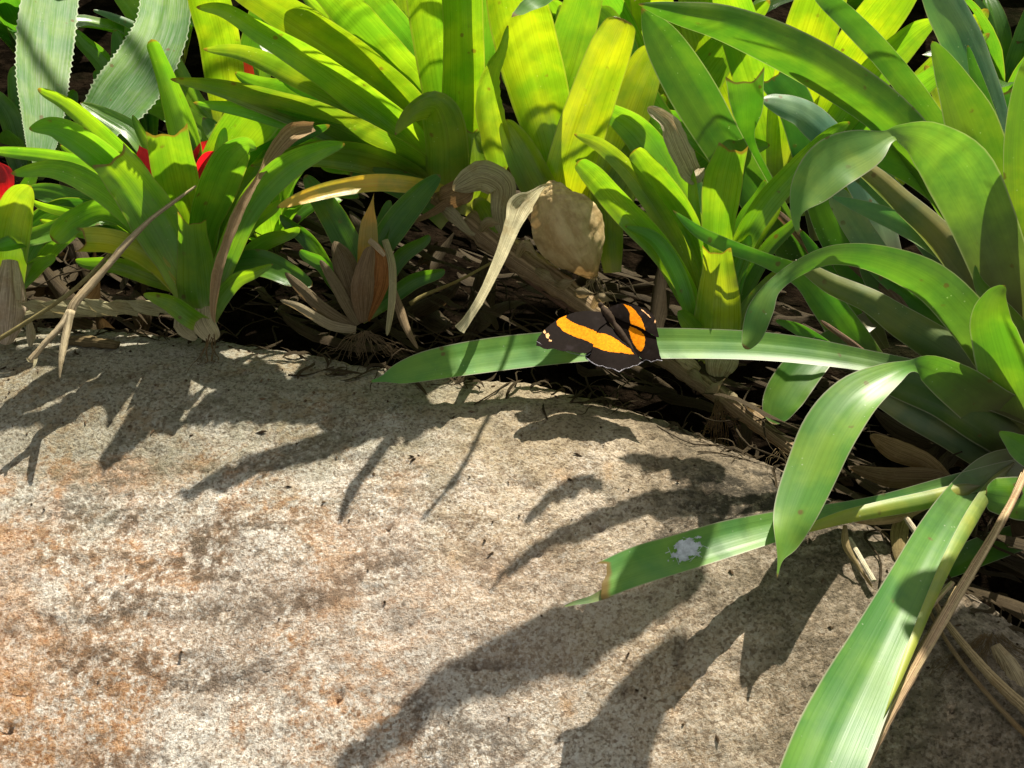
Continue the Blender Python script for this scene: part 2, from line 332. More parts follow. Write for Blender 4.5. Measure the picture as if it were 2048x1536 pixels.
def leaf(parent, pts, color, mat=None, roll=0.0, cup=0.16, tip='blunt', tl=0.09, wave=0.04, n=34, name='leaf', jit=0.12, **kw):
    """pts base to tip: (x, y, d_cm, width_px[, roll_deg])"""
    mat = mat or M_LEAF; ws = 0.88 if (mat is M_LEAF and tip != 'cut') else 1.0
    if mat is M_LEAF: cup *= 1.45
    if tip == 'cut' and mat is not M_DEAD and 'bite' not in kw: kw.setdefault('horn', random.uniform(0.35, 0.7))
    arr = []
    for p in pts:
        c = P(p[0], p[1], p[2]); r = p[4] if len(p) > 4 else roll
        arr.append((c.x, c.y, c.z, p[3] * ws * p[2] / 100.0 / FPX, r))
    sp = spline(arr, n); out = []; lastN = None
    sgn = None
    for k, (v, q) in enumerate(sp):
        c = Vector(q[:3]); a = Vector(sp[max(k - 1, 0)][1][:3]); b = Vector(sp[min(k + 1, len(sp) - 1)][1][:3])
        T = (b - a).normalized(); V = (CAM - c).normalized()
        N = (V - T * V.dot(T)).normalized(); Wd = T.cross(N).normalized()
        if sgn is None:
            md = arr[len(arr) // 2]; m2 = arr[min(len(arr) // 2 + 1, len(arr) - 1)]; m1 = arr[len(arr) // 2 - 1]
            T0 = (Vector(m2[:3]) - Vector(m1[:3])).normalized(); V0 = (CAM - Vector(md[:3])).normalized(); N0 = (V0 - T0 * V0.dot(T0)).normalized()
            sgn = 1 if (Matrix.Rotation(0.3, 3, T0) @ N0).dot(SUN) > N0.dot(SUN) else -1
        rr = R(q[4]) * sgn
        Rm = Matrix.Rotation(rr, 3, T); N2 = Rm @ N; W2 = Rm @ Wd
        hw = max(q[3], 0.0002) / 2 / max(math.cos(rr), 0.5) * tipmul(v, tip, tl)
        out.append((v, c, W2 * hw, N2))
    j = 1 + random.uniform(-jit, jit); col = tuple(min(1, x * j) for x in color)
    return ribbon(name, out, parent, mat, col, cup, wave, **kw)
def tube(name, pts, parent, mat, color, nseg=20, ns=7, rough=0.0, squash=1.0, seed=1):
    """pts: (x,y,d_cm,width_px)"""
    arr = []
    for p in pts:
        c = P(p[0], p[1], p[2]); arr.append((c.x, c.y, c.z, p[3] * p[2] / 100 / FPX / 2))
    return tube3(name, arr, parent, mat, color, nseg, ns, rough, squash, seed)
def tube3(name, arr, parent, mat, color, nseg=20, ns=7, rough=0.0, squash=1.0, seed=1, merge=None):
    rs = random.Random(seed); sp = spline(arr, nseg); vs = []; uvs = []
    for k, (v, q) in enumerate(sp):
        c = Vector(q[:3]); a = Vector(sp[max(k - 1, 0)][1][:3]); b = Vector(sp[min(k + 1, nseg)][1][:3])
        T = (b - a).normalized(); A = T.orthogonal() if abs(T.z) > 0.9 else T.cross(Vector((0, 0, 1))).normalized(); A = A.normalized(); B = T.cross(A)
        for i in range(ns):
            t = 2 * math.pi * i / ns; r = max(q[3], 0.0001) * (1 + rough * rs.uniform(-1, 1))
            vs.append(c + A * r * math.cos(t) + B * r * squash * math.sin(t)); uvs.append((i / ns, v))
    fs = [(k * ns + i, k * ns + (i + 1) % ns, (k + 1) * ns + (i + 1) % ns, (k + 1) * ns + i) for k in range(nseg) for i in range(ns)]
    fs.append(tuple(range(ns))[::-1]); fs.append(tuple(nseg * ns + i for i in range(ns)))
    if merge is not None:
        o = len(merge[0]); merge[0].extend(tuple(v) for v in vs); merge[1].extend(tuple(i + o for i in f) for f in fs); merge[2].extend(uvs); return
    me = bpy.data.meshes.new(name); me.from_pydata([tuple(v) for v in vs], [], fs); setuv(me, uvs)
    return link(name, me, mat, parent, color)
def setuv(me, uvs):
    ul = me.uv_layers.new(name='UVMap'); li = np.empty(len(me.loops), dtype=np.int32); me.loops.foreach_get('vertex_index', li)
    ul.data.foreach_set('uv', np.array(uvs, dtype=np.float32)[li].ravel())
def merged(name, acc, parent, mat, color):
    me = bpy.data.meshes.new(name); me.from_pydata(acc[0], [], acc[1]); setuv(me, acc[2]); return link(name, me, mat, parent, color)
def roots(parent, x, y, d, n, spread, down, w=2.2, color=(0.2, 0.12, 0.06), seed=3, name='roots'):
    rs = random.Random(seed); acc = ([], [], [])
    for i in range(n):
        a = rs.uniform(-1, 1); pts = []; px, py, pd = x + a * spread * 0.15, y, d
        for k in range(5):
            f = k / 4
            c = P(px + a * spread * f + rs.uniform(-6, 6), py + down * f * rs.uniform(0.5, 1.1) + rs.uniform(-5, 5), pd - 0.3 * f)
            zr = rock_z(c.x, c.y, False) + 0.001
            if c.z < zr: c.z = zr
            pts.append((c.x, c.y, c.z, w * d / 100 / FPX / 2 * (1 - 0.6 * f)))
        tube3('r', pts, None, None, None, 10, 4, 0.2, merge=acc)
    o = merged(name, acc, parent, M_STEM, color); tag(o, kind='stuff'); return o

YG = (0.215, 0.40, 0.028); G = (0.16, 0.36, 0.035); DG = (0.08, 0.22, 0.025); YE = (0.55, 0.52, 0.03); OL = (0.19, 0.29, 0.03)
GG = (0.19, 0.33, 0.11); TAN = (0.52, 0.42, 0.29); BR = (0.26, 0.16, 0.09); PALE = (0.66, 0.56, 0.40); MG = (0.17, 0.32, 0.06)
BROM = 'bromeliad rosettes planted behind the boulder'
# ------------------------------------------------------------------ left rosette with red bracts (A)
A = thing('bromeliad', P(400, 640, 69), 'small lime bromeliad with red centre rooted on the boulder top at left', 'plant', BROM)
leaf(A, [(400, 600, 70, 30), (345, 470, 69, 42), (280, 350, 68, 50), (205, 268, 66, 44), (135, 208, 65, 32), (75, 178, 65, 18)], YG, roll=-30, cup=0.3)
leaf(A, [(395, 600, 69.5, 30), (330, 470, 68, 40), (270, 375, 67, 58), (190, 300, 65.5, 66), (115, 255, 64.5, 50), (58, 258, 64.5, 16)], G, roll=-28, cup=0.2)
leaf(A, [(395, 620, 69, 30), (345, 530, 68, 42), (275, 440, 67, 55), (195, 372, 65.5, 56), (110, 337, 64.5, 44), (22, 347, 64, 18)], G, roll=-30, cup=0.22)
leaf(A, [(398, 640, 69, 40), (360, 540, 67.5, 70), (318, 450, 66.5, 98), (268, 372, 65.5, 88), (222, 318, 64.5, 76)], YG, roll=-15, cup=0.28, tip='cut', wave=0.07)
leaf(A, [(400, 620, 70, 40), (385, 500, 69.5, 60), (365, 410, 68.5, 82), (348, 330, 66.5, 88), (335, 268, 64.8, 82)], YG, roll=-10, cup=0.3, tip='cut', wave=0.07)
leaf(A, [(405, 600, 70.5, 30), (398, 420, 71.5, 50), (370, 270, 71.5, 66), (335, 160, 70.5, 44), (303, 78, 69, 30)], G, roll=-12, cup=0.5, tl=0.05)
leaf(A, [(400, 620, 70, 40), (400, 480, 69, 60), (425, 390, 67.5, 84), (455, 320, 65.5, 80), (490, 290, 64.5, 46), (514, 297, 64.3, 12)], G, roll=-25, cup=0.35)
leaf(A, [(402, 620, 71, 40), (405, 450, 72, 60), (440, 330, 72, 96), (500, 240, 71, 112), (556, 188, 70, 90)], YG, roll=-20, cup=0.25, tl=0.15)
leaf(A, [(415, 630, 69, 36), (450, 520, 68, 52), (500, 410, 67, 62), (570, 335, 66.5, 62), (640, 300, 66.5, 40), (690, 288, 67, 14)], G, roll=-25, cup=0.2)
leaf(A, [(405, 650, 68.5, 45), (395, 590, 68, 80), (390, 520, 67, 70), (385, 470, 66, 56), (384, 440, 65.4, 54)], (0.2, 0.38, 0.03), roll=-5, cup=-0.28, tip='cut', wave=0.05)
leaf(A, [(410, 650, 68.5, 36), (385, 636, 67.5, 46), (345, 608, 67, 40), (312, 595, 66.8, 26), (286, 588, 66.6, 8)], YG, roll=-25, cup=0.3)
leaf(A, [(415, 655, 69, 24), (436, 606, 68.5, 36), (470, 562, 68, 34), (510, 545, 67.6, 24), (546, 528, 67.4, 6)], YG, roll=-20, cup=0.25)
leaf(A, [(395, 630, 69, 30), (350, 570, 68, 38), (290, 512, 67, 50), (225, 486, 66.3, 50), (165, 480, 66, 48)], (0.36, 0.42, 0.03), roll=-25, cup=-0.35, tip='cut', wave=0.06)
leaf(A, [(420, 600, 70, 30), (455, 540, 70, 52), (520, 528, 69.5, 62), (580, 552, 69, 50), (625, 572, 69, 20)], DG, roll=20, cup=0.2)
leaf(A, [(390, 590, 70, 30), (310, 480, 70, 42), (220, 420, 69, 50), (150, 440, 68, 52), (105, 482, 67.5, 48)], G, roll=-15, cup=0.2, tl=0.12)
leaf(A, [(390, 600, 71, 30), (290, 460, 71, 40), (200, 432, 70, 44), (90, 468, 69, 40), (-15, 497, 68, 30)], G, roll=25, cup=0.25)
leaf(A, [(395, 600, 71, 30), (330, 440, 71.5, 36), (230, 355, 71, 38), (120, 316, 70, 34), (-20, 300, 69, 22)], G, roll=-20, cup=0.2)
leaf(A, [(400, 600, 71, 36), (420, 470, 72, 40), (480, 350, 72, 44), (560, 290, 71, 40), (660, 250, 70, 16)], DG, roll=-15)
leaf(A, [(392, 610, 70.5, 30), (300, 500, 71, 50), (200, 430, 71, 60), (110, 390, 71, 50), (50, 380, 71, 20)], DG, roll=10)
leaf(A, [(405, 560, 71.5, 30), (320, 360, 72, 40), (270, 270, 72, 44), (200, 225, 72, 30), (160, 205, 72, 8)], MG, roll=25)
for q in ([(330, 400, 71, 20), (304, 345, 70.2, 34), (288, 312, 69.8, 30), (278, 290, 69.6, 6)], [(405, 400, 72, 20), (410, 345, 71, 40), (422, 318, 70.3, 38), (436, 300, 70, 8)],
          [(395, 400, 72.5, 20), (392, 340, 72, 40), (410, 296, 71.5, 30), (415, 280, 71.5, 6)]):
    leaf(A, q, (0.80, 0.03, 0.06), M_RED, roll=-10, name='red_bract', tip='acute', tl=0.2, n=14)
leaf(A, [(408, 600, 68.3, 20), (404, 640, 68, 46), (424, 672, 67.7, 34), (430, 682, 67.6, 8)], TAN, M_DEAD, roll=0, cup=-0.3, name='dead_sheath', n=14)
leaf(A, [(370, 620, 68.6, 16), (362, 650, 68.3, 30), (384, 672, 68, 20), (395, 676, 68, 6)], TAN, M_DEAD, roll=0, cup=-0.2, name='dead_sheath', n=12)
roots(A, 420, 672, 67.6, 7, 30, 110, 2.4, seed=5)
# ------------------------------------------------------------------ far left rosette (B)
B = thing('bromeliad', P(15, 640, 69), 'lime bromeliad with a red heart cut off by the left edge of the photo', 'plant', BROM)
leaf(B, [(10, 640, 70, 60), (15, 540, 69, 80), (25, 460, 68, 84), (40, 405, 66.5, 74), (62, 372, 65.5, 40)], (0.27, 0.42, 0.03), roll=-10, cup=0.25, tl=0.14)
leaf(B, [(5, 600, 70, 50), (-30, 480, 69, 60), (-70, 400, 67, 60), (-140, 350, 66, 40)], YG)
leaf(B, [(0, 600, 70, 50), (-50, 530, 69, 60), (-130, 500, 67, 50), (-200, 520, 66, 30)], G)
leaf(B, [(5, 600, 71, 50), (0, 430, 72, 60), (-30, 330, 72, 60), (-60, 250, 71, 30)], G)
leaf(B, [(15, 600, 70.5, 40), (60, 480, 71, 60), (120, 430, 71, 70), (190, 420, 70.5, 40), (240, 430, 70, 12)], DG, roll=10)
leaf(B, [(8, 420, 71, 20), (12, 372, 70, 30), (6, 345, 69.8, 36), (-4, 322, 69.7, 8)], (0.55, 0.02, 0.03), M_RED, name='red_bract', tip='acute', tl=0.2, n=12)
leaf(B, [(20, 520, 68.6, 30), (18, 590, 68, 66), (14, 650, 67.8, 56), (10, 690, 67.6, 20)], (0.5, 0.38, 0.33), M_DEAD, cup=-0.5, name='dead_sheath', wave=0.1)
leaf(B, [(36, 600, 68, 8), (34, 560, 67.8, 14), (30, 520, 67.8, 4)], PALE, M_DEAD, name='dead_sheath', n=10)
# ------------------------------------------------------------------ big centre rosette (C)
C = thing('bromeliad', P(905, 420, 77), 'tall yellow-green bromeliad fanning long leaves to the left above the dying yellow leaf', 'plant', BROM)
leaf(C, [(885, 400, 77, 50), (840, 335, 75, 66), (745, 285, 73, 78), (630, 232, 71, 76), (520, 196, 69, 56), (430, 172, 68, 36), (340, 158, 67.5, 12)], OL, roll=-32, cup=0.22)
leaf(C, [(890, 400, 77, 50), (820, 335, 75.5, 52), (720, 283, 73.5, 50), (600, 245, 71, 46), (490, 218, 69.5, 34), (386, 205, 68.5, 14)], G, roll=-30, cup=0.3)
leaf(C, [(895, 400, 78, 50), (830, 285, 76, 72), (730, 200, 74, 76), (620, 120, 71, 66), (520, 62, 69, 48), (450, 20, 68, 34), (392, 14, 67.5, 12)], YG, roll=-28, cup=0.25)
leaf(C, [(885, 390, 79, 50), (790, 265, 78, 56), (690, 195, 76, 56), (590, 148, 74, 50), (490, 105, 72.5, 36), (406, 98, 72, 12)], OL, roll=-28, cup=0.3)
leaf(C, [(900, 390, 78.5, 60), (850, 250, 77.5, 78), (740, 140, 75, 90), (620, 55, 72, 86), (500, -20, 69, 70), (380, -90, 67, 20)], (0.24, 0.36, 0.02), roll=-28, cup=0.22)
leaf(C, [(900, 380, 79.5, 60), (868, 220, 79, 76), (780, 110, 77, 84), (690, 10, 74, 80), (600, -80, 71, 50)], YG, roll=-28, cup=0.2)
leaf(C, [(905, 380, 80, 60), (880, 200, 80, 70), (820, 90, 79, 70), (740, -10, 77, 60), (660, -100, 75, 30)], G, roll=-20, cup=0.2)
leaf(C, [(905, 400, 79, 70), (912, 280, 77.5, 104), (900, 140, 75, 132), (885, 10, 71.5, 148), (872, -120, 68, 140), (868, -260, 65, 80)], YG, roll=-12, cup=0.42, wave=0.02)
leaf(C, [(905, 400, 78, 60), (918, 300, 76, 96), (925, 180, 74, 98), (925, 60, 71, 92), (920, -60, 68.5, 90), (915, -180, 66, 50)], (0.24, 0.39, 0.02), roll=12, cup=0.3, wave=0.02)
leaf(C, [(905, 430, 76, 60), (895, 360, 74.5, 96), (893, 290, 73.3, 98), (885, 240, 72.3, 92), (868, 212, 71.3, 66), (832, 222, 70, 44), (806, 246, 69.4, 26), (790, 270, 69.2, 8)], OL, roll=-5, cup=-0.3, wave=0.05)
leaf(C, [(930, 430, 76, 46), (955, 360, 75, 66), (955, 300, 74.3, 60), (945, 262, 74, 20)], OL, roll=5, cup=-0.3, tip='cut', wave=0.06)
leaf(C, [(960, 430, 76, 50), (1002, 350, 75, 62), (990, 270, 73.5, 66), (978, 200, 72, 60), (985, 145, 70.5, 40), (1005, 100, 69.3, 22), (1016, 50, 68.5, 8)], (0.24, 0.35, 0.03), roll=-5, cup=0.35, wave=0.1, ragged=0.06)
leaf(C, [(880, 410, 76, 50), (820, 352, 74.5, 66), (740, 318, 73, 66), (640, 305, 71.5, 60), (570, 316, 70.5, 38), (500, 332, 70, 10)], OL, roll=-30, cup=0.2)
leaf(C, [(905, 300, 82, 60), (850, 140, 84, 62), (815, 40, 84, 64), (800, -60, 84, 50)], (0.4, 0.6, 0.02), roll=-20)
leaf(C, [(905, 300, 81, 60), (850, 190, 81, 70), (800, 110, 80.5, 70), (768, 66, 80, 44)], GG, M_GLOSS, roll=35, tl=0.2)
leaf(C, [(930, 380, 80, 50), (965, 200, 80, 60), (975, 60, 78, 70), (960, -60, 76, 40)], G, roll=-10)
leaf(C, [(880, 380, 80, 50), (780, 290, 80, 60), (700, 240, 80, 60), (640, 215, 80, 30)], (0.2, 0.3, 0.02), roll=-20)
leaf(C, [(900, 440, 76, 60), (860, 400, 75, 70), (790, 365, 74, 60), (700, 345, 73.5, 30)], DG, roll=0)
yl = leaf(C, [(905, 396, 74, 40), (850, 376, 72.5, 38), (760, 366, 71, 40), (670, 378, 69.5, 38), (605, 396, 68.5, 30), (553, 415, 68, 10)], (0.80, 0.58, 0.12), roll=14, cup=0.25, name='dying_leaf')
tag(yl, 'yellowed dying leaf')
leaf(C, [(900, 385, 73.5, 20), (880, 400, 72.8, 40), (895, 395, 72.3, 48), (930, 380, 72, 50), (948, 372, 72, 12)], BR, M_DEAD, cup=-0.3, wave=0.12, name='dead_sheath', tip='blunt')
leaf(C, [(1008, 480, 73, 20), (1000, 425, 72.6, 36), (1004, 375, 72, 58), (965, 352, 71.6, 62), (925, 368, 71.6, 40), (905, 380, 71.8, 12)], (0.42, 0.35, 0.24), M_DEAD, cup=-0.35, wave=0.15, name='dead_leaf')
leaf(C, [(905, 400, 72.5, 20), (860, 428, 72.2, 14), (815, 448, 72, 6), (800, 455, 72, 3)], BR, M_DEAD, name='dead_sheath', wave=0.2)
leaf(C, [(880, 410, 73, 20), (905, 430, 72, 26), (935, 462, 71.5, 12), (950, 470, 71.3, 6)], (0.42, 0.33, 0.24), M_DEAD, cup=-0.5, name='dead_sheath', tip='cut')
leaf(C, [(950, 400, 74, 30), (965, 420, 73.5, 50), (985, 460, 73, 50), (995, 480, 73, 14)], OL, cup=-0.5, name='leaf')
# old scaly stem running down to the right
rz = thing('old_rhizome', P(1000, 490, 73), 'thick scaly brown old stem slanting down behind the butterfly', 'rhizome')
tube('stem', [(935, 440, 74, 50), (1000, 490, 73.5, 58), (1080, 545, 72.5, 56), (1160, 600, 71.5, 44), (1240, 660, 70, 40), (1330, 715, 69, 40), (1420, 775, 67.5, 44), (1520, 850, 65.5, 34), (1640, 940, 62.5, 20)], rz, M_STEM, (0.30, 0.20, 0.13), 70, 10, 0.12)
rs = random.Random(4)
for i in range(16):
    f = i / 15; x = 960 + f * 560; y = 462 + f * 385; d = 72.9 - 6.6 * f
    leaf(rz, [(x, y, d, 12), (x + 16, y + rs.uniform(-26, 14), d - 1.2, 22), (x + 44, y + rs.uniform(-20, 40), d - 1.8, 4)], (0.36, 0.27, 0.18), M_DEAD, cup=-0.5, name='stem_scale', n=10, wave=0.15, tip='acute', tl=0.4)
tube('side_stem', [(1010, 520, 74, 14), (1090, 580, 73.5, 20), (1180, 640, 72.8, 26), (1240, 680, 72, 20)], rz, M_STEM, (0.22, 0.12, 0.09), 24, 7, 0.08)
# ------------------------------------------------------------------ yellow-green rosette with swollen base (D)
D = thing('bromeliad', P(1175, 560, 73), 'broad yellow-green bromeliad with a swollen brown base behind the butterfly', 'plant', BROM)
leaf(D, [(1110, 440, 75, 60), (1112, 340, 75, 80), (1090, 220, 74, 124), (1062, 110, 71.5, 142), (1035, 0, 68.5, 136), (1005, -110, 66, 90)], (0.27, 0.42, 0.02), roll=-12, cup=0.34, wave=0.03)
leaf(D, [(1130, 460, 75, 80), (1130, 390, 74.5, 110), (1155, 290, 73, 112), (1192, 180, 71.5, 106), (1225, 90, 70, 94), (1248, 38, 69.3, 66)], (0.36, 0.46, 0.02), roll=-8, cup=-0.15, wave=0.04, tl=0.06)
leaf(D, [(1110, 430, 74.5, 70), (1070, 360, 74, 82), (1035, 290, 73.5, 70), (1008, 240, 73, 30)], (0.27, 0.38, 0.03), roll=-10, cup=0.2)
leaf(D, [(1160, 480, 75.5, 80), (1200, 380, 75.5, 110), (1230, 290, 75.5, 110), (1270, 180, 75, 100), (1310, 90, 74, 60)], (0.30, 0.40, 0.03), roll=-8, cup=0.2)
leaf(D, [(1110, 400, 77, 60), (1100, 250, 78, 90), (1140, 100, 77, 100), (1180, -40, 75, 80)], YG, roll=-10)
leaf(D, [(1150, 400, 77, 60), (1190, 250, 79, 90), (1240, 120, 80, 90), (1180, 20, 80, 80)], G, roll=15)
leaf(D, [(1170, 470, 74.5, 60), (1230, 400, 74.5, 80), (1260, 330, 75, 70), (1300, 250, 75, 40)], OL, roll=10)
leaf(D, [(1190, 556, 72.5, 20), (1170, 522, 71.2, 104), (1145, 475, 70.5, 146), (1124, 430, 70.2, 138), (1110, 395, 70.4, 112), (1106, 376, 70.8, 76)], (0.52, 0.37, 0.22), M_HUSK, cup=-0.85, wave=0.05, name='swollen_sheath', tip='cut', horn=-0.55, ragged=0.008, na=18, n=60)
leaf(D, [(1180, 552, 73, 18), (1130, 510, 72, 26), (1080, 455, 71.5, 24), (1050, 410, 71.3, 8)], (0.34, 0.24, 0.16), M_DEAD, cup=-0.4, name='dead_sheath')
leaf(D, [(1225, 545, 74, 40), (1220, 480, 73.5, 60), (1215, 420, 73.5, 60), (1190, 370, 73.5, 30)], OL, cup=-0.3, name='leaf')
dl = leaf(D, [(1122, 366, 70.6, 4), (1088, 372, 70, 8), (1062, 395, 69, 26), (1040, 412, 68.5, 50), (1025, 450, 67.8, 34), (1000, 515, 66.3, 24), (965, 590, 64.5, 18), (935, 638, 63.5, 18), (918, 660, 63.2, 24)], PALE, M_DEAD, cup=0.3, wave=0.12, name='dead_leaf', tip='cut', n=44)
tag(dl, 'straw-coloured shrivelled leaf hanging down')
leaf(D, [(1060, 370, 75, 20), (1035, 350, 74.5, 30), (1020, 330, 74.5, 20)], BR, M_DEAD, name='dead_sheath')
roots(D, 1190, 555, 72, 14, 40, 70, 2.0, (0.4, 0.3, 0.2), 8)
# ------------------------------------------------------------------ small rosette right of the butterfly (E)
E = thing('bromeliad', P(1430, 740, 68.5), 'small bright green bromeliad with fresh cut-tipped leaves just right of the butterfly', 'plant', BROM)
leaf(E, [(1400, 690, 69, 24), (1380, 590, 68, 42), (1325, 500, 67, 56), (1250, 420, 66, 60), (1190, 352, 64.5, 50), (1156, 322, 64, 30)], YG, roll=-25, cup=0.32, tl=0.04, tip='blunt')
leaf(E, [(1405, 690, 69.5, 24), (1385, 560, 69, 36), (1335, 450, 68.5, 46), (1265, 350, 67.5, 42), (1205, 292, 66.8, 34), (1148, 268, 66.5, 10)], OL, roll=-25, cup=0.3)
leaf(E, [(1415, 690, 70, 24), (1410, 560, 70, 50), (1370, 450, 69.5, 72), (1320, 370, 68, 70), (1285, 320, 67, 50), (1268, 300, 66.8, 30)], YG, roll=-20, cup=0.32, tl=0.04)
leaf(E, [(1430, 690, 70, 30), (1440, 560, 70, 44), (1438, 460, 69, 62), (1448, 370, 67.5, 78), (1464, 298, 66, 58)], YG, roll=-15, cup=0.35, tip='cut', wave=0.06)
leaf(E, [(1440, 690, 70, 26), (1465, 540, 70, 46), (1515, 430, 69, 58), (1590, 340, 68, 52), (1660, 270, 67.5, 34), (1700, 244, 67.3, 12)], YG, roll=-20, cup=0.3)
leaf(E, [(1405, 720, 68.5, 20), (1385, 640, 67.8, 30), (1355, 550, 67, 38), (1310, 480, 66.5, 32), (1250, 452, 66.3, 8)], G, roll=15, cup=0.3)
leaf(E, [(1430, 730, 68, 46), (1432, 670, 67.2, 92), (1436, 600, 66.4, 86), (1436, 540, 65.6, 64), (1434, 500, 65, 56)], (0.30, 0.43, 0.03), roll=-5, cup=-0.32, tip='cut', wave=0.07)
leaf(E, [(1415, 720, 68, 24), (1395, 670, 67.5, 46), (1370, 635, 67, 34), (1356, 622, 66.9, 10)], YG, roll=-10, cup=0.2)
leaf(E, [(1450, 710, 69, 30), (1490, 640, 69, 54), (1540, 570, 69, 40), (1590, 520, 69, 10)], OL, roll=5)
leaf(E, [(1425, 700, 71, 30), (1400, 500, 73, 54), (1330, 350, 74, 80), (1270, 260, 74, 70), (1180, 200, 73.5, 16)], G, roll=-15)
leaf(E, [(1435, 700, 71, 30), (1400, 450, 75, 60), (1330, 300, 77, 96), (1260, 190, 77, 110), (1230, 130, 77, 60)], DG, roll=20)
leaf(E, [(1435, 770, 67.2, 20), (1438, 740, 66.8, 56), (1445, 715, 66.8, 66), (1450, 690, 67, 50)], (0.5, 0.40, 0.27), M_DEAD, cup=-0.5, wave=0.1, name='dead_sheath')
leaf(E, [(1400, 740, 67.5, 12), (1380, 728, 67, 26), (1350, 712, 66.8, 10)], (0.5, 0.38, 0.26), M_DEAD, cup=-0.5, wave=0.1, name='dead_sheath')
leaf(E, [(1398, 335, 72, 22), (1385, 350, 71, 38), (1355, 290, 70.5, 46), (1335, 245, 70.3, 34), (1295, 215, 70, 18)], (0.52, 0.42, 0.34), M_DEAD, cup=0.3, wave=0.15, name='dead_leaf', roll=20)
roots(E, 1440, 800, 66.5, 26, 46, 130, 1.8, (0.22, 0.13, 0.07), 11)
# ------------------------------------------------------------------ shaded middle rosette (F)
F_ = thing('bromeliad', P(725, 690, 68), 'stubby shaded bromeliad with dry brown sheaths below the dying yellow leaf', 'plant', BROM)
leaf(F_, [(715, 640, 70, 30), (705, 520, 71, 60), (675, 450, 71, 62), (640, 395, 71, 50), (610, 350, 71, 20)], DG, roll=-5)
leaf(F_, [(725, 640, 70, 30), (750, 520, 71, 50), (790, 450, 71, 64), (840, 390, 71.5, 50), (880, 350, 72, 20)], DG, roll=-5)
leaf(F_, [(725, 640, 69.5, 20), (735, 520, 69.3, 46), (738, 450, 69, 38), (748, 385, 68.8, 6)], (0.5, 0.3, 0.06), roll=-5, tip='acute', tl=0.3)
for q, c in (([(722, 645, 69, 20), (706, 580, 68.3, 50), (686, 520, 68.5, 46), (668, 482, 69, 14)], (0.19, 0.13, 0.08)),
             ([(725, 645, 68.6, 20), (724, 590, 67.8, 46), (730, 540, 67.6, 38), (742, 492, 67.8, 20)], (0.25, 0.16, 0.10)),
             ([(730, 640, 69, 20), (752, 570, 68.3, 50), (755, 520, 68.2, 46), (748, 482, 68.4, 10)], (0.42, 0.17, 0.06)),
             ([(715, 650, 68.6, 18), (688, 600, 68, 24), (660, 550, 68, 20), (640, 520, 68, 8)], (0.22, 0.16, 0.10)),
             ([(710, 655, 68.6, 20), (650, 620, 68, 24), (600, 575, 67.8, 22), (570, 545, 67.8, 8)], (0.24, 0.17, 0.11)),
             ([(712, 660, 68.4, 16), (660, 650, 68, 20), (600, 615, 67.6, 16), (560, 600, 67.6, 6)], (0.4, 0.31, 0.22)),
             ([(770, 480, 69, 14), (784, 530, 68, 16), (784, 600, 67.4, 15), (774, 672, 67, 8)], (0.5, 0.42, 0.26)),
             ([(738, 480, 68.4, 12), (752, 492, 67.8, 12), (770, 512, 67.5, 8)], (0.62, 0.45, 0.34)),
             ([(780, 560, 69.5, 10), (800, 620, 68.6, 18), (815, 660, 68, 14), (836, 698, 67.4, 5)], (0.3, 0.2, 0.13))):
    leaf(F_, q, c, M_DEAD, cup=-0.4, name='dead_sheath', wave=0.1, n=16)
roots(F_, 725, 665, 67.6, 40, 90, 60, 1.8, (0.2, 0.13, 0.08), 15)

def fan(par, base, tips, col, w, roll=-22, cup=0.28, mat=None):
    rs = random.Random(len(tips) * 7 + int(base[0]))
    for (x, y, d) in tips:
        bx, by, bd = base; mx, my = bx + (x - bx) * 0.5 + rs.uniform(-10, 10), by + (y - by) * 0.62 - abs(x - bx) * 0.05
        j = rs.uniform(0.75, 1.15)
        leaf(par, [(bx, by, bd, w * 0.6), (mx - (x - bx) * 0.2, by + (my - by) * 0.55, bd + (d - bd) * 0.3, w), (mx + (x - bx) * 0.12, my + (y - my) * 0.25, bd + (d - bd) * 0.6, w * 1.05), (x - (x - bx) * 0.1, y - (y - by) * 0.08, bd + (d - bd) * 0.9, w * 0.7), (x, y, d, w * 0.25)], tuple(c * j for c in col), mat, roll=roll + rs.uniform(-10, 10), cup=cup)
fan(A, (400, 590, 71.5), [(240, 300, 70), (175, 345, 70), (450, 255, 70.5), (560, 400, 69.5), (600, 455, 69.5), (150, 520, 69), (80, 440, 70.5), (375, 215, 72)], YG, 36)
fan(B, (5, 600, 72), [(130, 385, 71.5), (70, 330, 72), (160, 455, 71), (110, 510, 70.5)], G, 34)
fan(C, (895, 390, 80.5), [(560, 150, 77), (470, 145, 76.5), (610, 205, 77), (660, 30, 77), (740, 30, 79), (560, 275, 75), (430, 250, 74.5), (800, 20, 82), (690, 330, 76)], G, 48)
fan(D, (1140, 420, 78), [(1075, 40, 77), (1150, 60, 79), (1010, 130, 78), (1290, 150, 78), (1345, 250, 78), (1010, 300, 76)], YG, 60)
fan(E, (1425, 700, 70.5), [(1300, 400, 69.5), (1530, 360, 70), (1340, 540, 68.5), (1500, 470, 69.5), (1230, 380, 69.5), (1600, 430, 70)], G, 34)
fan(F_, (722, 640, 70.5), [(560, 430, 70), (600, 500, 69.5), (860, 470, 71), (890, 540, 71), (780, 400, 71.5)], DG, 34)

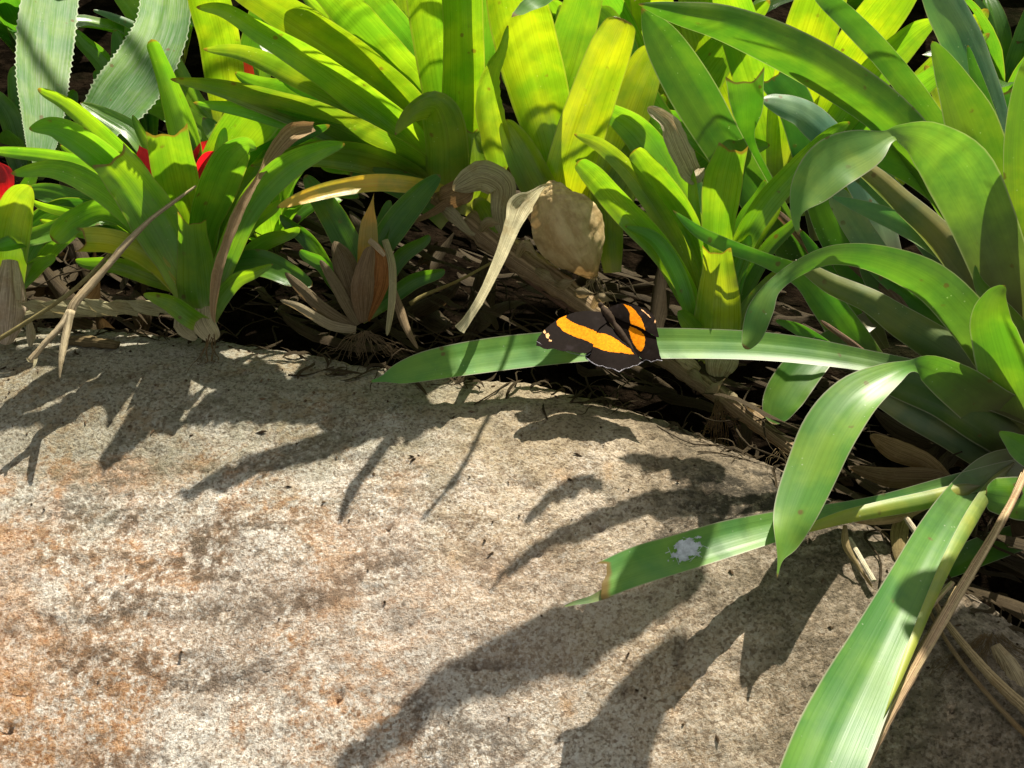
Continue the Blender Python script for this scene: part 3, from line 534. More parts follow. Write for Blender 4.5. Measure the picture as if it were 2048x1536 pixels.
fan(A, (402, 585, 72), [(265, 230, 71.5), (490, 210, 72), (530, 300, 71), (120, 290, 71), (60, 400, 70), (220, 520, 70)], YG, 28)
fan(C, (900, 385, 81), [(520, 30, 78), (600, -20, 79), (660, 170, 78), (700, 250, 78), (520, 235, 76), (640, 330, 76), (840, -40, 82), (980, 60, 80)], YG, 36)
fan(E, (1428, 690, 71), [(1280, 470, 69.5), (1380, 330, 71), (1560, 410, 70.5)], YG, 26)
fan(D, (1180, 430, 79), [(1240, 60, 79), (1330, 190, 79), (1120, 10, 79), (1200, 90, 79.5)], YG, 44)
# ------------------------------------------------------------------ large right-hand bromeliad (G)
GP = thing('bromeliad', P(2040, 860, 63), 'large dark green bromeliad with long arching strap leaves spreading from the right edge', 'plant', BROM)
BITE = [(-1, 0.15), (-0.8, 0.18), (-0.55, 0.02), (-0.2, -0.12), (0.2, -0.55), (0.5, -0.62), (0.75, -0.75), (1, -0.2)]
OG = (0.15, 0.25, 0.035); SG = (0.145, 0.32, 0.045)
def g(pts, col=SG, **k): 
    k.setdefault('mat', M_GLOSS); col = (col[0] * 0.82, col[1] * 0.95, col[2]); return leaf(GP, [(*p[:3], p[3] * 0.94, *p[4:]) for p in pts], col, **k)
g([(1760, 760, 70, 50), (1690, 670, 72, 58), (1610, 540, 73.5, 62), (1530, 420, 73, 70), (1455, 300, 71.5, 84), (1385, 180, 70, 98), (1325, 80, 68.5, 76), (1283, 16, 67.5, 14)], OG, roll=-10, cup=0.1, wave=0.03, fold=0.4, fs=0.25)
g([(2040, 700, 68, 90), (1990, 560, 69.5, 90), (1900, 400, 70, 90), (1800, 262, 69.5, 96), (1690, 175, 68.5, 100), (1570, 105, 67.5, 98), (1450, 52, 66.5, 78), (1350, 28, 66, 46), (1276, 8, 65.7, 10)], (0.17, 0.27, 0.03), roll=-18, cup=-0.1, wave=0.02, fold=-0.75, fs=0.2)
g([(2040, 600, 70, 60), (1990, 460, 72, 52), (1930, 340, 72.5, 50), (1860, 230, 72, 50), (1780, 125, 71, 50), (1700, 40, 70, 46), (1620, -30, 69, 30)], (0.18, 0.28, 0.04), roll=-20, cup=0.3)
g([(2045, 560, 70, 50), (2025, 400, 71, 60), (1990, 260, 71, 74), (1945, 120, 70, 80), (1890, 10, 69, 76), (1830, -90, 68, 30)], (0.2, 0.33, 0.16), roll=35, cup=-0.2)
g([(2045, 640, 67, 60), (2025, 520, 67, 84), (1985, 380, 66.5, 106), (1945, 250, 66, 104), (1905, 160, 65.5, 66), (1880, 110, 65.2, 34), (1864, 82, 65, 8)], (0.20, 0.28, 0.03), roll=-12, cup=0.3, wave=0.05, tip='acute', tl=0.03)
g([(2050, 690, 64.5, 100), (2010, 560, 64, 116), (1965, 440, 63.5, 132), (1915, 340, 62.5, 138), (1855, 285, 61.5, 96), (1800, 268, 60.8, 40, 10), (1776, 274, 60.5, 30, 14), (1735, 295, 60, 84, 12), (1670, 325, 59.5, 112, 10), (1620, 378, 59.3, 86, 8), (1593, 425, 59.2, 26, 5), (1597, 472, 59.2, 5)], (0.25, 0.38, 0.07), roll=-10, cup=0.16, n=60, tip='acute', tl=0.02)
g([(2060, 800, 62.5, 80), (2010, 740, 61.5, 96), (1940, 645, 60.5, 92), (1860, 565, 60, 84), (1760, 520, 59.5, 62), (1670, 510, 59, 42), (1600, 535, 58.6, 34), (1545, 575, 58.3, 34, 20), (1520, 620, 58.1, 54, 20), (1504, 670, 58, 44, 15), (1490, 698, 57.9, 16)], (0.16, 0.29, 0.05), roll=-20, cup=-0.2, n=60, tl=0.03)
g([(2060, 820, 61.8, 70), (1960, 782, 61.8, 66), (1850, 752, 62.2, 58), (1740, 724, 62.8, 46), (1620, 704, 63.4, 56), (1500, 692, 63.9, 62), (1350, 688, 64.3, 66), (1200, 690, 64.5, 68), (1060, 702, 64.6, 72), (950, 716, 64.4, 72), (860, 732, 64.1, 66), (800, 748, 63.8, 46), (765, 758, 63.6, 14), (738, 764, 63.5, 4)], (0.16, 0.33, 0.05), roll=32, cup=0.14, wave=0.015, n=70, tip='acute', tl=0.02, jit=0)
g([(2090, 860, 63, 110), (2000, 830, 61.5, 110), (1920, 772, 60, 96), (1860, 736, 59, 62), (1822, 732, 58.3, 26, 10), (1780, 748, 57.5, 54, 25), (1715, 790, 56.5, 96, 25), (1662, 860, 55.5, 114, 22), (1622, 950, 54.5, 110, 20), (1590, 1030, 53.5, 90, 15), (1572, 1085, 53, 52), (1560, 1120, 52.7, 12), (1554, 1156, 52.4, 3)], (0.19, 0.35, 0.05), roll=-15, cup=0.16, n=70, tip='acute', tl=0.02, jit=0)
g([(2120, 925, 62.5, 50), (2020, 948, 60.3, 54), (1940, 965, 58.5, 48), (1860, 985, 57.8, 44), (1760, 1010, 57, 40), (1660, 1030, 56, 46), (1560, 1052, 55, 62), (1460, 1078, 54, 76), (1360, 1108, 53.4, 82), (1270, 1134, 53, 82), (1196, 1160, 52.8, 76)], (0.15, 0.30, 0.06), roll=25, cup=0.22, tip='cut', wave=0.03, n=60, jit=0, bite=BITE)
g([(1222, 1182, 52.7, 26), (1185, 1198, 52.7, 16), (1150, 1206, 52.8, 9), (1128, 1213, 52.9, 3)], (0.30, 0.34, 0.14), roll=20, n=12, jit=0)
g([(2060, 920, 62, 60), (1985, 935, 60, 62), (1925, 995, 57.5, 74), (1870, 1075, 54.5, 84), (1815, 1180, 51.5, 100), (1760, 1290, 49, 124), (1705, 1400, 47, 150), (1655, 1510, 45, 164), (1600, 1650, 43, 150), (1560, 1760, 42, 60)], (0.115, 0.27, 0.04), roll=-4, cup=0.12, n=60, wave=0.02, jit=0)
g([(2030, 925, 61, 4), (1990, 965, 59, 22), (1952, 1022, 56.5, 30), (1903, 1110, 53.3, 26), (1862, 1200, 51.0, 22), (1825, 1290, 48.9, 18), (1785, 1390, 47.0, 10), (1765, 1440, 46.4, 3)], (0.36, 0.40, 0.07), roll=-20, cup=-0.4, tip='acute', tl=0.2)
g([(1960, 972, 58.4, 4), (1925, 980, 57.8, 30), (1850, 1000, 57.1, 38), (1760, 1018, 56.3, 34), (1680, 1036, 55.6, 28), (1600, 1062, 54.8, 14), (1550, 1078, 54.4, 3)], (0.36, 0.38, 0.06), roll=10, cup=-0.4, tip='acute', tl=0.2)
g([(2120, 1060, 62, 60), (2048, 1072, 61, 58), (1970, 1100, 60, 60), (1900, 1130, 59.3, 54), (1840, 1160, 59, 30)], (0.12, 0.26, 0.02), roll=10, cup=0.3)
g([(2130, 1000, 60, 60), (2060, 998, 59, 92), (2000, 992, 58, 78), (1972, 985, 57.7, 50)], (0.13, 0.27, 0.02), roll=10, cup=-0.2, tl=0.2)
g([(2110, 940, 60, 60), (2050, 900, 59.5, 60), (2020, 878, 59.3, 34), (1998, 863, 59.2, 6)], G, roll=0)
g([(2050, 880, 62, 100), (2025, 790, 60.5, 110), (2000, 700, 59.5, 100), (1985, 640, 58.8, 86), (1992, 596, 58.4, 50), (2010, 570, 58.2, 10)], (0.24, 0.36, 0.03), roll=-15, cup=0.35, tip='acute', tl=0.04, wave=0.06)
g([(2060, 600, 66, 60), (2050, 450, 65, 70), (2045, 300, 64, 74), (2055, 180, 63, 60), (2070, 90, 62, 20)], (0.30, 0.36, 0.03), roll=-12)
g([(2050, 560, 71, 40), (2030, 400, 72, 44), (2020, 280, 72, 44), (2010, 180, 72, 42)], G, roll=-8, tip='cut')
g([(2030, 720, 66, 70), (1965, 590, 66.5, 62), (1890, 480, 67, 60), (1805, 400, 67, 48), (1735, 340, 67, 36), (1660, 300, 67, 12)], (0.22, 0.2, 0.07), roll=20, cup=-0.5)
g([(2030, 700, 67, 50), (1960, 560, 67.5, 50), (1870, 490, 67.6, 44), (1800, 448, 67.3, 42), (1735, 420, 67, 34), (1660, 392, 67, 6)], (0.16, 0.28, 0.1), roll=20, cup=0.3)
g([(1860, 620, 69, 50), (1790, 560, 70, 60), (1740, 490, 70, 58), (1700, 430, 70, 54), (1670, 380, 70, 40)], (0.3, 0.35, 0.17), roll=20, cup=-0.3)
g([(1800, 760, 66, 40), (1745, 730, 66.5, 66), (1700, 672, 67, 72), (1650, 605, 67, 66), (1605, 555, 67, 48), (1530, 520, 66.5, 30), (1450, 490, 66, 30), (1395, 462, 65.5, 24), (1345, 420, 65.2, 6)], (0.16, 0.33, 0.03), roll=5, cup=0.2, n=50)
g([(1760, 700, 70, 40), (1710, 560, 71, 56), (1660, 460, 71, 60), (1630, 390, 71, 50)], (0.14, 0.28, 0.02), roll=10)
g([(1740, 640, 68, 40), (1660, 690, 66.5, 60), (1605, 740, 65.3, 84), (1565, 800, 64.5, 82), (1545, 848, 64.2, 40)], (0.13, 0.27, 0.03), roll=10, cup=0.2, tl=0.12)
g([(2060, 810, 64, 70), (1960, 745, 64, 78), (1880, 690, 64.3, 78), (1800, 640, 64.7, 66), (1740, 600, 65, 52), (1660, 565, 65.3, 42), (1590, 520, 65.5, 20)], (0.16, 0.19, 0.05), roll=15, cup=-0.4)
g([(2070, 980, 63, 60), (1990, 925, 62.5, 56), (1900, 868, 62.3, 58), (1830, 828, 62.3, 58), (1750, 785, 62.5, 40), (1690, 760, 63, 14)], (0.26, 0.27, 0.13), roll=20, cup=-0.5)
g([(2080, 900, 62.5, 100), (1980, 850, 61.5, 96), (1890, 800, 61.5, 80), (1800, 765, 62, 66), (1740, 745, 62.5, 40)], (0.10, 0.15, 0.03), roll=10, cup=-0.4)
g([(2060, 700, 67, 90), (1990, 650, 68, 90), (1900, 620, 68, 90), (1800, 600, 68, 80), (1720, 520, 68.5, 30)], (0.09, 0.16, 0.02), roll=-5, cup=0.2)
g([(2060, 650, 68, 90), (2000, 540, 69.5, 80), (1940, 430, 70.5, 76), (1850, 350, 71, 70), (1760, 310, 71, 50), (1700, 300, 71, 10)], (0.18, 0.34, 0.02), roll=-10, cup=0.2)
g([(1960, 640, 70, 50), (1850, 470, 71.5, 56), (1760, 370, 72, 60), (1700, 320, 72, 50), (1650, 280, 72, 12)], (0.15, 0.27, 0.1), roll=15, cup=0.2)
g([(2060, 720, 64, 80), (2010, 640, 63.8, 60), (1960, 570, 63.6, 24), (1950, 530, 63.5, 4)], OG, roll=-5)
g([(1800, 600, 72, 50), (1760, 440, 73, 60), (1700, 320, 73.5, 66), (1620, 235, 73, 62), (1560, 208, 72.5, 44), (1520, 200, 72.3, 10)], (0.16, 0.28, 0.16), roll=38, cup=-0.2)
g([(1620, 520, 74, 30), (1540, 380, 73.5, 34), (1498, 280, 73, 26), (1495, 215, 72, 66), (1490, 158, 71.3, 82)], (0.2, 0.38, 0.03), roll=-12, cup=0.3, tip='cut', wave=0.08)
g([(1640, 480, 76, 40), (1620, 330, 76, 64), (1590, 210, 75, 76), (1545, 150, 74.5, 66)], (0.1, 0.22, 0.05), roll=5, tip='cut', wave=0.06)
g([(1600, 560, 74, 40), (1560, 440, 75, 50), (1510, 350, 75.5, 60), (1480, 290, 75.5, 40)], DG)
for q, c in (([(1720, 640, 70, 30), (1640, 520, 71, 24), (1570, 440, 72, 16), (1520, 400, 72, 6)], (0.3, 0.18, 0.13)),
             ([(1840, 860, 63, 20), (1780, 760, 64.5, 16), (1720, 700, 65.5, 14), (1640, 640, 66.5, 8)], (0.28, 0.16, 0.12)),
             ([(1850, 680, 67, 20), (1780, 590, 68, 28), (1720, 540, 69, 20), (1660, 490, 70, 10)], (0.24, 0.15, 0.12)),
             ([(1930, 1000, 59, 14), (1860, 930, 60.3, 34), (1790, 900, 61, 44), (1740, 870, 61, 14)], (0.28, 0.17, 0.09)),
             ([(1960, 1010, 58.5, 20), (1880, 960, 59.3, 40), (1780, 955, 59.5, 40), (1700, 935, 60, 12)], (0.2, 0.12, 0.07))):
    leaf(GP, q, c, M_DEAD, cup=-0.4, name='dead_leaf', wave=0.12, n=22)
for q in ([(2040, 760, 66, 30), (1950, 690, 67, 38), (1860, 630, 67.5, 34), (1770, 560, 68, 22), (1720, 520, 68.3, 6)],
          [(2040, 620, 69, 30), (1960, 500, 70, 36), (1880, 380, 70.5, 32), (1820, 300, 71, 14)],
          [(1760, 700, 69, 24), (1690, 600, 70, 34), (1640, 520, 70.5, 28), (1600, 460, 71, 10)],
          [(1720, 740, 66, 20), (1660, 700, 66.3, 30), (1600, 660, 66.6, 26), (1550, 640, 66.8, 8)],
          [(2050, 430, 67, 30), (2000, 300, 67.5, 38), (1960, 180, 68, 30), (1935, 90, 68, 8)]):
    g(q, (0.13, 0.27, 0.03), roll=-12, cup=0.3)
roots(GP, 1985, 1270, 52, 60, 130, 120, 1.2, (0.2, 0.13, 0.07), 21)
roots(GP, 1560, 900, 60.8, 12, 60, 60, 1.6, (0.2, 0.13, 0.07), 22)
# ------------------------------------------------------------------ spiny silver plant, top left (H)
H = thing('bromeliad', P(230, -330, 106), 'silvery green spiny-edged bromeliad drooping two broad leaves at the top left', 'plant', BROM)
leaf(H, [(190, -330, 98, 60), (135, -190, 94, 90), (110, -60, 90, 98), (92, 60, 86.5, 106), (84, 160, 84, 98), (84, 240, 82.5, 76), (80, 300, 81.5, 50), (76, 345, 81, 10)], (0.15, 0.30, 0.08), M_SILV, roll=15, cup=0.1, spines=True, n=200, jit=0)
leaf(H, [(260, -330, 98, 60), (310, -180, 94, 90), (332, -60, 90, 96), (328, 40, 86.5, 100), (292, 125, 84, 110), (238, 200, 82.3, 110), (180, 270, 81, 66), (140, 315, 80.5, 30), (122, 335, 80, 6)], (0.12, 0.27, 0.05), M_SILV, roll=15, cup=0.12, spines=True, n=200, jit=0)
leaf(H, [(230, -330, 107, 60), (250, -380, 112, 80), (220, -420, 118, 50), (180, -430, 122, 20)], GG, M_SILV, spines=True, n=70)
# ------------------------------------------------------------------ upper right background rosette (I)
I1 = thing('bromeliad', P(1560, 470, 93), 'bright lime bromeliad with wide backlit leaves behind the large dark one, upper right', 'plant', BROM)
BY = (0.30, 0.44, 0.02)
for q, c, r in (([(1560, 440, 92, 50), (1580, 250, 90, 100), (1610, 110, 87, 116), (1650, -20, 84, 110), (1680, -140, 81, 40)], BY, -15),
                ([(1570, 430, 92, 50), (1640, 230, 91, 90), (1710, 100, 88, 104), (1790, -10, 85, 96), (1860, -100, 83, 30)], BY, -15),
                ([(1575, 440, 91, 50), (1660, 280, 89, 80), (1740, 160, 87, 80), (1820, 75, 85, 60), (1870, 40, 84, 20)], YG, -20),
                ([(1580, 450, 91, 50), (1690, 320, 89, 70), (1790, 210, 87, 70), (1870, 150, 85, 44), (1980, 66, 84, 20)], G, -20),
                ([(1590, 450, 94, 50), (1720, 300, 94, 70), (1860, 150, 93, 60), (1976, 18, 91, 34)], BY, -15),
                ([(1560, 440, 93, 50), (1540, 260, 92, 90), (1500, 120, 90, 96), (1460, -10, 87, 80), (1430, -100, 85, 30)], YG, -12),
                ([(1560, 440, 94, 50), (1500, 300, 95, 90), (1440, 180, 95, 90), (1400, 40, 94, 90), (1380, -80, 92, 40)], BY, -12),
                ([(1560, 460, 91, 50), (1480, 340, 89, 80), (1420, 280, 86, 76), (1340, 240, 84, 50), (1290, 230, 83, 12)], G, -12),
                ([(1600, 470, 92, 50), (1740, 380, 92, 70), (1840, 300, 91, 60), (1890, 220, 90, 50), (1850, 130, 89, 20)], BY, -12),
                ([(1590, 470, 90, 50), (1680, 400, 88, 80), (1770, 330, 86, 70), (1840, 290, 85, 20)], YG, -10)):
    leaf(I1, q, c, roll=r, cup=0.2)
I2 = thing('bromeliad', P(1300, 420, 96), 'lime bromeliad glimpsed between the yellow leaf and the dark arching leaf', 'plant', BROM)
for q, c, r in (([(1290, 400, 96, 60), (1280, 220, 95, 100), (1240, 90, 93, 110), (1180, -20, 90, 100), (1120, -120, 87, 30)], G, -10),
                ([(1300, 400, 96, 60), (1310, 240, 96, 100), (1320, 100, 95, 110), (1300, -20, 92, 90), (1290, -120, 90, 30)], BY, -10),
                ([(1310, 400, 95, 60), (1360, 260, 94, 90), (1400, 160, 92, 100), (1480, 60, 90, 60), (1540, 0, 88, 20)], YG, -10),
                ([(1280, 400, 97, 60), (1200, 240, 98, 100), (1130, 120, 98, 110), (1090, 0, 96, 80)], YG, -5),
                ([(1290, 420, 93, 60), (1290, 330, 91, 90), (1250, 240, 89, 90), (1200, 180, 88, 20)], BY, -5),
                ([(1310, 420, 93, 60), (1400, 340, 91, 80), (1480, 300, 90, 60), (1540, 290, 89, 12)], G, 10)):
    leaf(I2, q, c, roll=r, cup=0.2)
# ------------------------------------------------------------------ background rosette between left plants (J)
J1 = thing('bromeliad', P(480, 300, 88), 'bright green bromeliad with a rusty red heart behind the fan of long leaves, upper left', 'plant', BROM)
for q, c, r in (([(470, 300, 87, 60), (455, 190, 85, 84), (440, 80, 82, 92), (415, -20, 79, 90), (400, -120, 77, 30)], BY, -10),
                ([(480, 300, 88, 60), (500, 180, 88, 80), (520, 80, 87, 80), (540, -20, 86, 60)], G, -10),
                ([(460, 300, 92, 50), (380, 200, 92, 60), (300, 60, 91, 60), (235, -30, 90, 50)], YG, -10),
                ([(460, 320, 86, 50), (400, 260, 85, 60), (330, 220, 85, 50), (280, 215, 85, 10)], G, 20),
                ([(490, 310, 86, 50), (560, 230, 85, 60), (610, 150, 85, 60), (640, 110, 85, 20)], DG, 0),
                ([(480, 330, 85, 50), (540, 280, 84, 70), (600, 240, 84, 60), (650, 220, 84, 16)], YG, -10),
                ([(480, 300, 90, 50), (590, 180, 91, 70), (690, 120, 91, 60), (770, 90, 91, 12)], G, 0)):
    leaf(J1, q, c, roll=r, cup=0.2)
leaf(J1, [(480, 230, 86, 40), (478, 150, 85, 60), (470, 110, 84.8, 36), (465, 95, 84.8, 10)], (0.35, 0.07, 0.03), M_RED, name='red_bract')
leaf(J1, [(600, 200, 86, 14), (575, 130, 85, 30), (545, 95, 84.5, 40), (520, 85, 84.5, 12)], (0.3, 0.42, 0.25), M_GLOSS, roll=35)
leaf(J1, [(330, 90, 88, 16), (275, 55, 87, 17), (225, 33, 86, 14), (186, 20, 85.5, 6)], (0.12, 0.24, 0.1), M_GLOSS, roll=20, cup=-0.4)
fan(J1, (300, 330, 93), [(230, 60, 92), (190, 140, 91), (260, 20, 93), (210, 215, 90), (330, 40, 93), (150, 60, 93)], (0.10, 0.26, 0.03), 44)
fan(J1, (60, 380, 93), [(-10, 180, 92), (30, 130, 93), (10, 260, 91), (130, 250, 91), (150, 180, 93)], (0.12, 0.28, 0.05), 46)
# ------------------------------------------------------------------ further rosettes, true 3-D all the way round
def rosette(base, n, L, col, label, seed, w=0.02, mat=None, spread=0.75, cat='plant', group='background bromeliads filling the bed'):
    rs = random.Random(seed); t = thing('bromeliad', base, label, cat, group); base = Vector(base)
    for i in range(n):
        az_ = i * 2.39996 + rs.uniform(-0.2, 0.2); f = i / max(n - 1, 1)
        e0 = R(82 - 22 * f + rs.uniform(-5, 5)); e1 = e0 - R(40 + 70 * f * spread + rs.uniform(-10, 15)); Lg = L * rs.uniform(0.75, 1.1) * (0.7 + 0.35 * math.sin(math.pi * min(1, f + 0.2)))
        h = Vector((math.cos(az_), math.sin(az_), 0)); wd = Vector((-h.y, h.x, 0)); p = base + h * 0.004; out = []; N_ = 20
        for k in range(N_ + 1):
            v = k / N_; e = e0 + (e1 - e0) * v ** 1.5; T = h * math.cos(e) + Vector((0, 0, 1)) * math.sin(e)
            nn = -(h * math.sin(e)) + Vector((0, 0, 1)) * math.cos(e)
            hw = w * 0.5 * (0.75 + 0.45 * math.sin(math.pi * v ** 0.8)) * tipmul(v, 'blunt', 0.16)
            out.append((v, p.copy(), wd * hw, nn)); p = p + T * (Lg / N_)
        j = rs.uniform(0.75, 1.2); ribbon('leaf', out, t, mat or M_LEAF, tuple(c * j for c in col), 0.28, 0.04, seed=rs.random())
    return t
FILL = [((-0.30, 0.98, -0.04), 13, 0.20, G, 'mid green bromeliad deep in shade behind the silver spiny leaves'),
        ((-0.12, 0.95, -0.04), 14, 0.22, G, 'green bromeliad hidden behind the tall central rosette'),
        ((0.10, 1.00, -0.04), 14, 0.22, YG, 'lime bromeliad behind the broad yellow leaf'),
        ((-0.50, 0.92, -0.04), 12, 0.18, DG, 'dark green bromeliad past the left edge behind the silver leaf'),
        ((0.30, 1.05, -0.04), 14, 0.22, G, 'green bromeliad in the second row at the upper right'),
        ((0.50, 0.98, -0.04), 13, 0.20, DG, 'dark bromeliad in the shade of the top right corner'),
        ((-0.60, 1.05, -0.04), 13, 0.24, DG, 'dark bromeliad in the far left back row'),
        ((-0.25, 1.18, -0.04), 13, 0.24, DG, 'dark bromeliad in the back row left of centre'),
        ((0.12, 1.28, -0.04), 13, 0.24, G, 'green bromeliad in the back row at centre'),
        ((0.45, 1.32, -0.04), 13, 0.26, DG, 'dark bromeliad in the back row right of centre'),
        ((-0.17, 0.70, -0.05), 10, 0.12, G, 'small bromeliad low between the left rosette and the centre rosette'),
        ((-0.42, 0.98, -0.04), 12, 0.16, DG, 'dark bromeliad in the gap between the two silver leaves'),
        ((-0.35, 1.35, -0.04), 12, 0.24, DG, 'dark bromeliad in the third row at the left'),
        ((0.62, 1.25, -0.04), 12, 0.24, DG, 'dark bromeliad behind the trunk at the right'),
        ((0.4, 0.88, -0.04), 12, 0.14, DG, 'low dark bromeliad under the right edge leaves'),
        ((0.0, 1.5, -0.04), 12, 0.26, DG, 'dark bromeliad in the last row at centre'),
        ((-0.7, 1.5, -0.04), 12, 0.26, DG, 'dark bromeliad in the last row at far left'),
        ((0.8, 1.5, -0.04), 12, 0.26, DG, 'dark bromeliad in the last row at far right'),
        ((0.72, 0.75, -0.04), 12, 0.20, G, 'green bromeliad beyond the right edge'),
        ((-0.62, 0.60, -0.04), 12, 0.18, G, 'green bromeliad beyond the left edge')]
for i, (b, n_, L, c, lab) in enumerate(FILL):
    rosette(b, n_, L, c, lab, 100 + i, w=0.026 if L > 0.15 else 0.017)
# dark trunk in the top right corner
tt = thing('tree_trunk', (0.56, 1.12, -0.06), 'dark shaded trunk rising in the top right corner', 'tree')
tube3('trunk', [(0.56, 1.12, -0.08, 0.045), (0.555, 1.14, 0.2, 0.034), (0.57, 1.17, 0.6, 0.03), (0.60, 1.2, 1.2, 0.026)], tt, M_STEM, (0.07, 0.075, 0.08), 40, 16, 0.06)
# ------------------------------------------------------------------ dead flower stems and sticks
s1 = thing('dead_flower_stem', P(140, 640, 64), 'dry forked flower stalk leaning over the left end of the boulder', 'dead stem')
tube('stalk', [(392, 372, 66, 5), (350, 402, 65.6, 10), (300, 440, 65.2, 12), (252, 488, 64.7, 18), (215, 532, 64.3, 17), (180, 572, 64, 22), (150, 606, 63.6, 22), (138, 632, 63.4, 20)], s1, M_STEM, (0.50, 0.37, 0.26), 50, 8, 0.06, 0.6)
tube('branch', [(140, 625, 63.4, 16), (120, 655, 63, 14), (92, 684, 62.6, 12), (60, 722, 62.2, 13)], s1, M_STEM, (0.55, 0.42, 0.31), 24, 8, 0.08)
tube('branch', [(142, 622, 63.4, 18), (134, 660, 63, 16), (126, 700, 62.4, 15), (121, 730, 62, 10), (119, 756, 61.8, 3)], s1, M_STEM, (0.52, 0.40, 0.29), 24, 8, 0.08)
leaf(s1, [(68, 712, 62.3, 7), (62, 722, 62.1, 8), (52, 716, 62, 2)], PALE, M_DEAD, name='split_tip', n=8)
leaf(s1, [(72, 714, 62.3, 7), (70, 726, 62.1, 6), (66, 736, 62, 2)], PALE, M_DEAD, name='split_tip', n=8)
s2 = thing('dead_leaf', P(430, 640, 65), 'long twisted brown dead leaf hanging in front of the left rosette', 'dead leaf')
leaf(s2, [(628, 253, 69, 18), (585, 265, 68, 36), (548, 305, 67, 28), (520, 350, 66, 12), (492, 395, 65.4, 17), (470, 440, 65, 22), (452, 490, 64.8, 18), (436, 540, 64.6, 21), (428, 590, 64.6, 17), (426, 628, 64.7, 10), (430, 646, 64.8, 4)], (0.46, 0.30, 0.19), M_DEAD, cup=0.6, wave=0.16, n=60, name='blade', ragged=0.06)
s3 = tag(tube('dry_stalk', [(-30, 694, 66, 9), (60, 640, 66.5, 9), (137, 588, 67, 9), (190, 540, 67.5, 9), (235, 490, 68.5, 8)], None, M_STEM, (0.38, 0.30, 0.15), 30, 7, 0.08), 'thin olive dry stalk crossing under the left rosette to the left edge', 'dead stem')
s4 = thing('creeping_rhizome', P(190, 625, 69), 'pale scaly creeping stem lying along the top of the boulder at left', 'rhizome')
tube('stem', [(20, 640, 68.5, 14), (90, 625, 69, 24), (200, 620, 69.3, 26), (310, 612, 69.5, 22), (370, 625, 69.5, 18)], s4, M_STEM, (0.42, 0.36, 0.24), 40, 8, 0.06)
for i in range(7):
    x = 70 + i * 42
    leaf(s4, [(x + 40, 622, 68.6, 24), (x, 612, 68.2, 26), (x - 34, 594 + rs.uniform(-6, 14), 68, 4)], (0.46, 0.40, 0.27), M_DEAD, cup=-0.4, name='bract', n=10, tip='acute', tl=0.4)
leaf(s4, [(58, 640, 67.8, 10), (62, 670, 67.3, 18), (60, 694, 67, 6)], (0.5, 0.4, 0.3), M_DEAD, cup=-0.4, name='bract', n=10)
p5 = hit_rock(190, 700)
s5 = tag(tube3('bark_piece', [(*(hit_rock(128, 690) + Vector((0, 0, .004))), 0.003), (*(hit_rock(180, 694) + Vector((0, 0, .004))), 0.0042), (*(hit_rock(238, 702) + Vector((0, 0, .004))), 0.003)], None, M_STEM, (0.16, 0.11, 0.06), 14, 8, 0.2, 0.6), 'flat dark strip of bark lying on the shaded top of the boulder', 'bark')
s6 = tag(tube('thin_twig', [(820, 608, 70, 10), (850, 590, 70.4, 8), (920, 560, 71, 6), (1010, 510, 72.5, 6), (1060, 480, 73, 5)], None, M_STEM, (0.26, 0.2, 0.08), 24, 6, 0.06), 'thin dark twig slanting behind the hanging straw-coloured leaf', 'twig')
DK = 'dry stalks at the lower right'
def onrock(pts, lift=0.004):
    out = []
    for (x, y, w) in pts:
        p = hit_rock(x, y); d = (p - CAM).dot(FWD); q = p + (CAM - p).normalized() * lift; out.append((q.x, q.y, q.z, w * d / FPX / 2))
    return out
def rstick(pts, lab, col, lift=0.004, rough=0.08):
    o_ = tag(tube3('dead_stalk', onrock(pts, lift), None, M_STEM, col, 40, 8, rough, 0.6), lab, 'dead stem', DK); return o_
def stick(pts, lab, col, rough=0.07, cat='dead stem', nm='dead_stalk', sq=0.6): return tag(tube(nm, pts, None, M_STEM, col, 40, 8, rough, sq), lab, cat)
o = stick([(2060, 930, 58, 14), (2010, 1030, 54.5, 16), (1950, 1130, 52, 18), (1884, 1240, 50, 19), (1824, 1350, 48.5, 21), (1766, 1450, 47, 27), (1708, 1560, 45.5, 34)], 'longest pinkish brown dry stalk running beside the big green leaf to the bottom edge', (0.55, 0.36, 0.24))
o['group'] = DK
rstick([(1905, 1165, 10), (1850, 1225, 13), (1812, 1285, 14), (1790, 1340, 14), (1768, 1392, 10)], 'short dry stalk tucked behind the right edge of the big green leaf', (0.52, 0.37, 0.25), 0.012)
rstick([(1915, 1175, 10), (1868, 1255, 13), (1822, 1330, 17), (1788, 1395, 15), (1762, 1455, 11)], 'second dry stalk between the big green leaf and the longest stalk', (0.34, 0.23, 0.14), 0.008)
rstick([(1850, 1165, 9), (1890, 1240, 14), (1945, 1310, 20), (2000, 1370, 26), (2090, 1450, 32)], 'dull brown dry stalk slanting down to the right edge over dark rock', (0.40, 0.28, 0.17), 0.006)
rstick([(1698, 1076, 11), (1722, 1118, 12), (1748, 1162, 12)], 'short pale hollow stalk lying on the rock left of the big green leaf', (0.66, 0.56, 0.46), 0.006)
o = stick([(1812, 1036, 56.8, 12), (1830, 1062, 56.3, 13), (1850, 1090, 55.8, 12)], 'tiny pale stalk stub beneath the brown-edged leaf', (0.62, 0.5, 0.42), 0.03, sq=1.0); o['group'] = DK
o = stick([(2046, 945, 57.6, 8), (2000, 1050, 53.8, 11), (1935, 1165, 51.2, 12), (1868, 1280, 49.4, 13), (1806, 1385, 48, 14), (1745, 1490, 46.6, 16), (1722, 1540, 45.9, 18)], 'slim straw stalk pressed against the longest pinkish brown stalk', (0.62, 0.44, 0.28)); o['group'] = DK
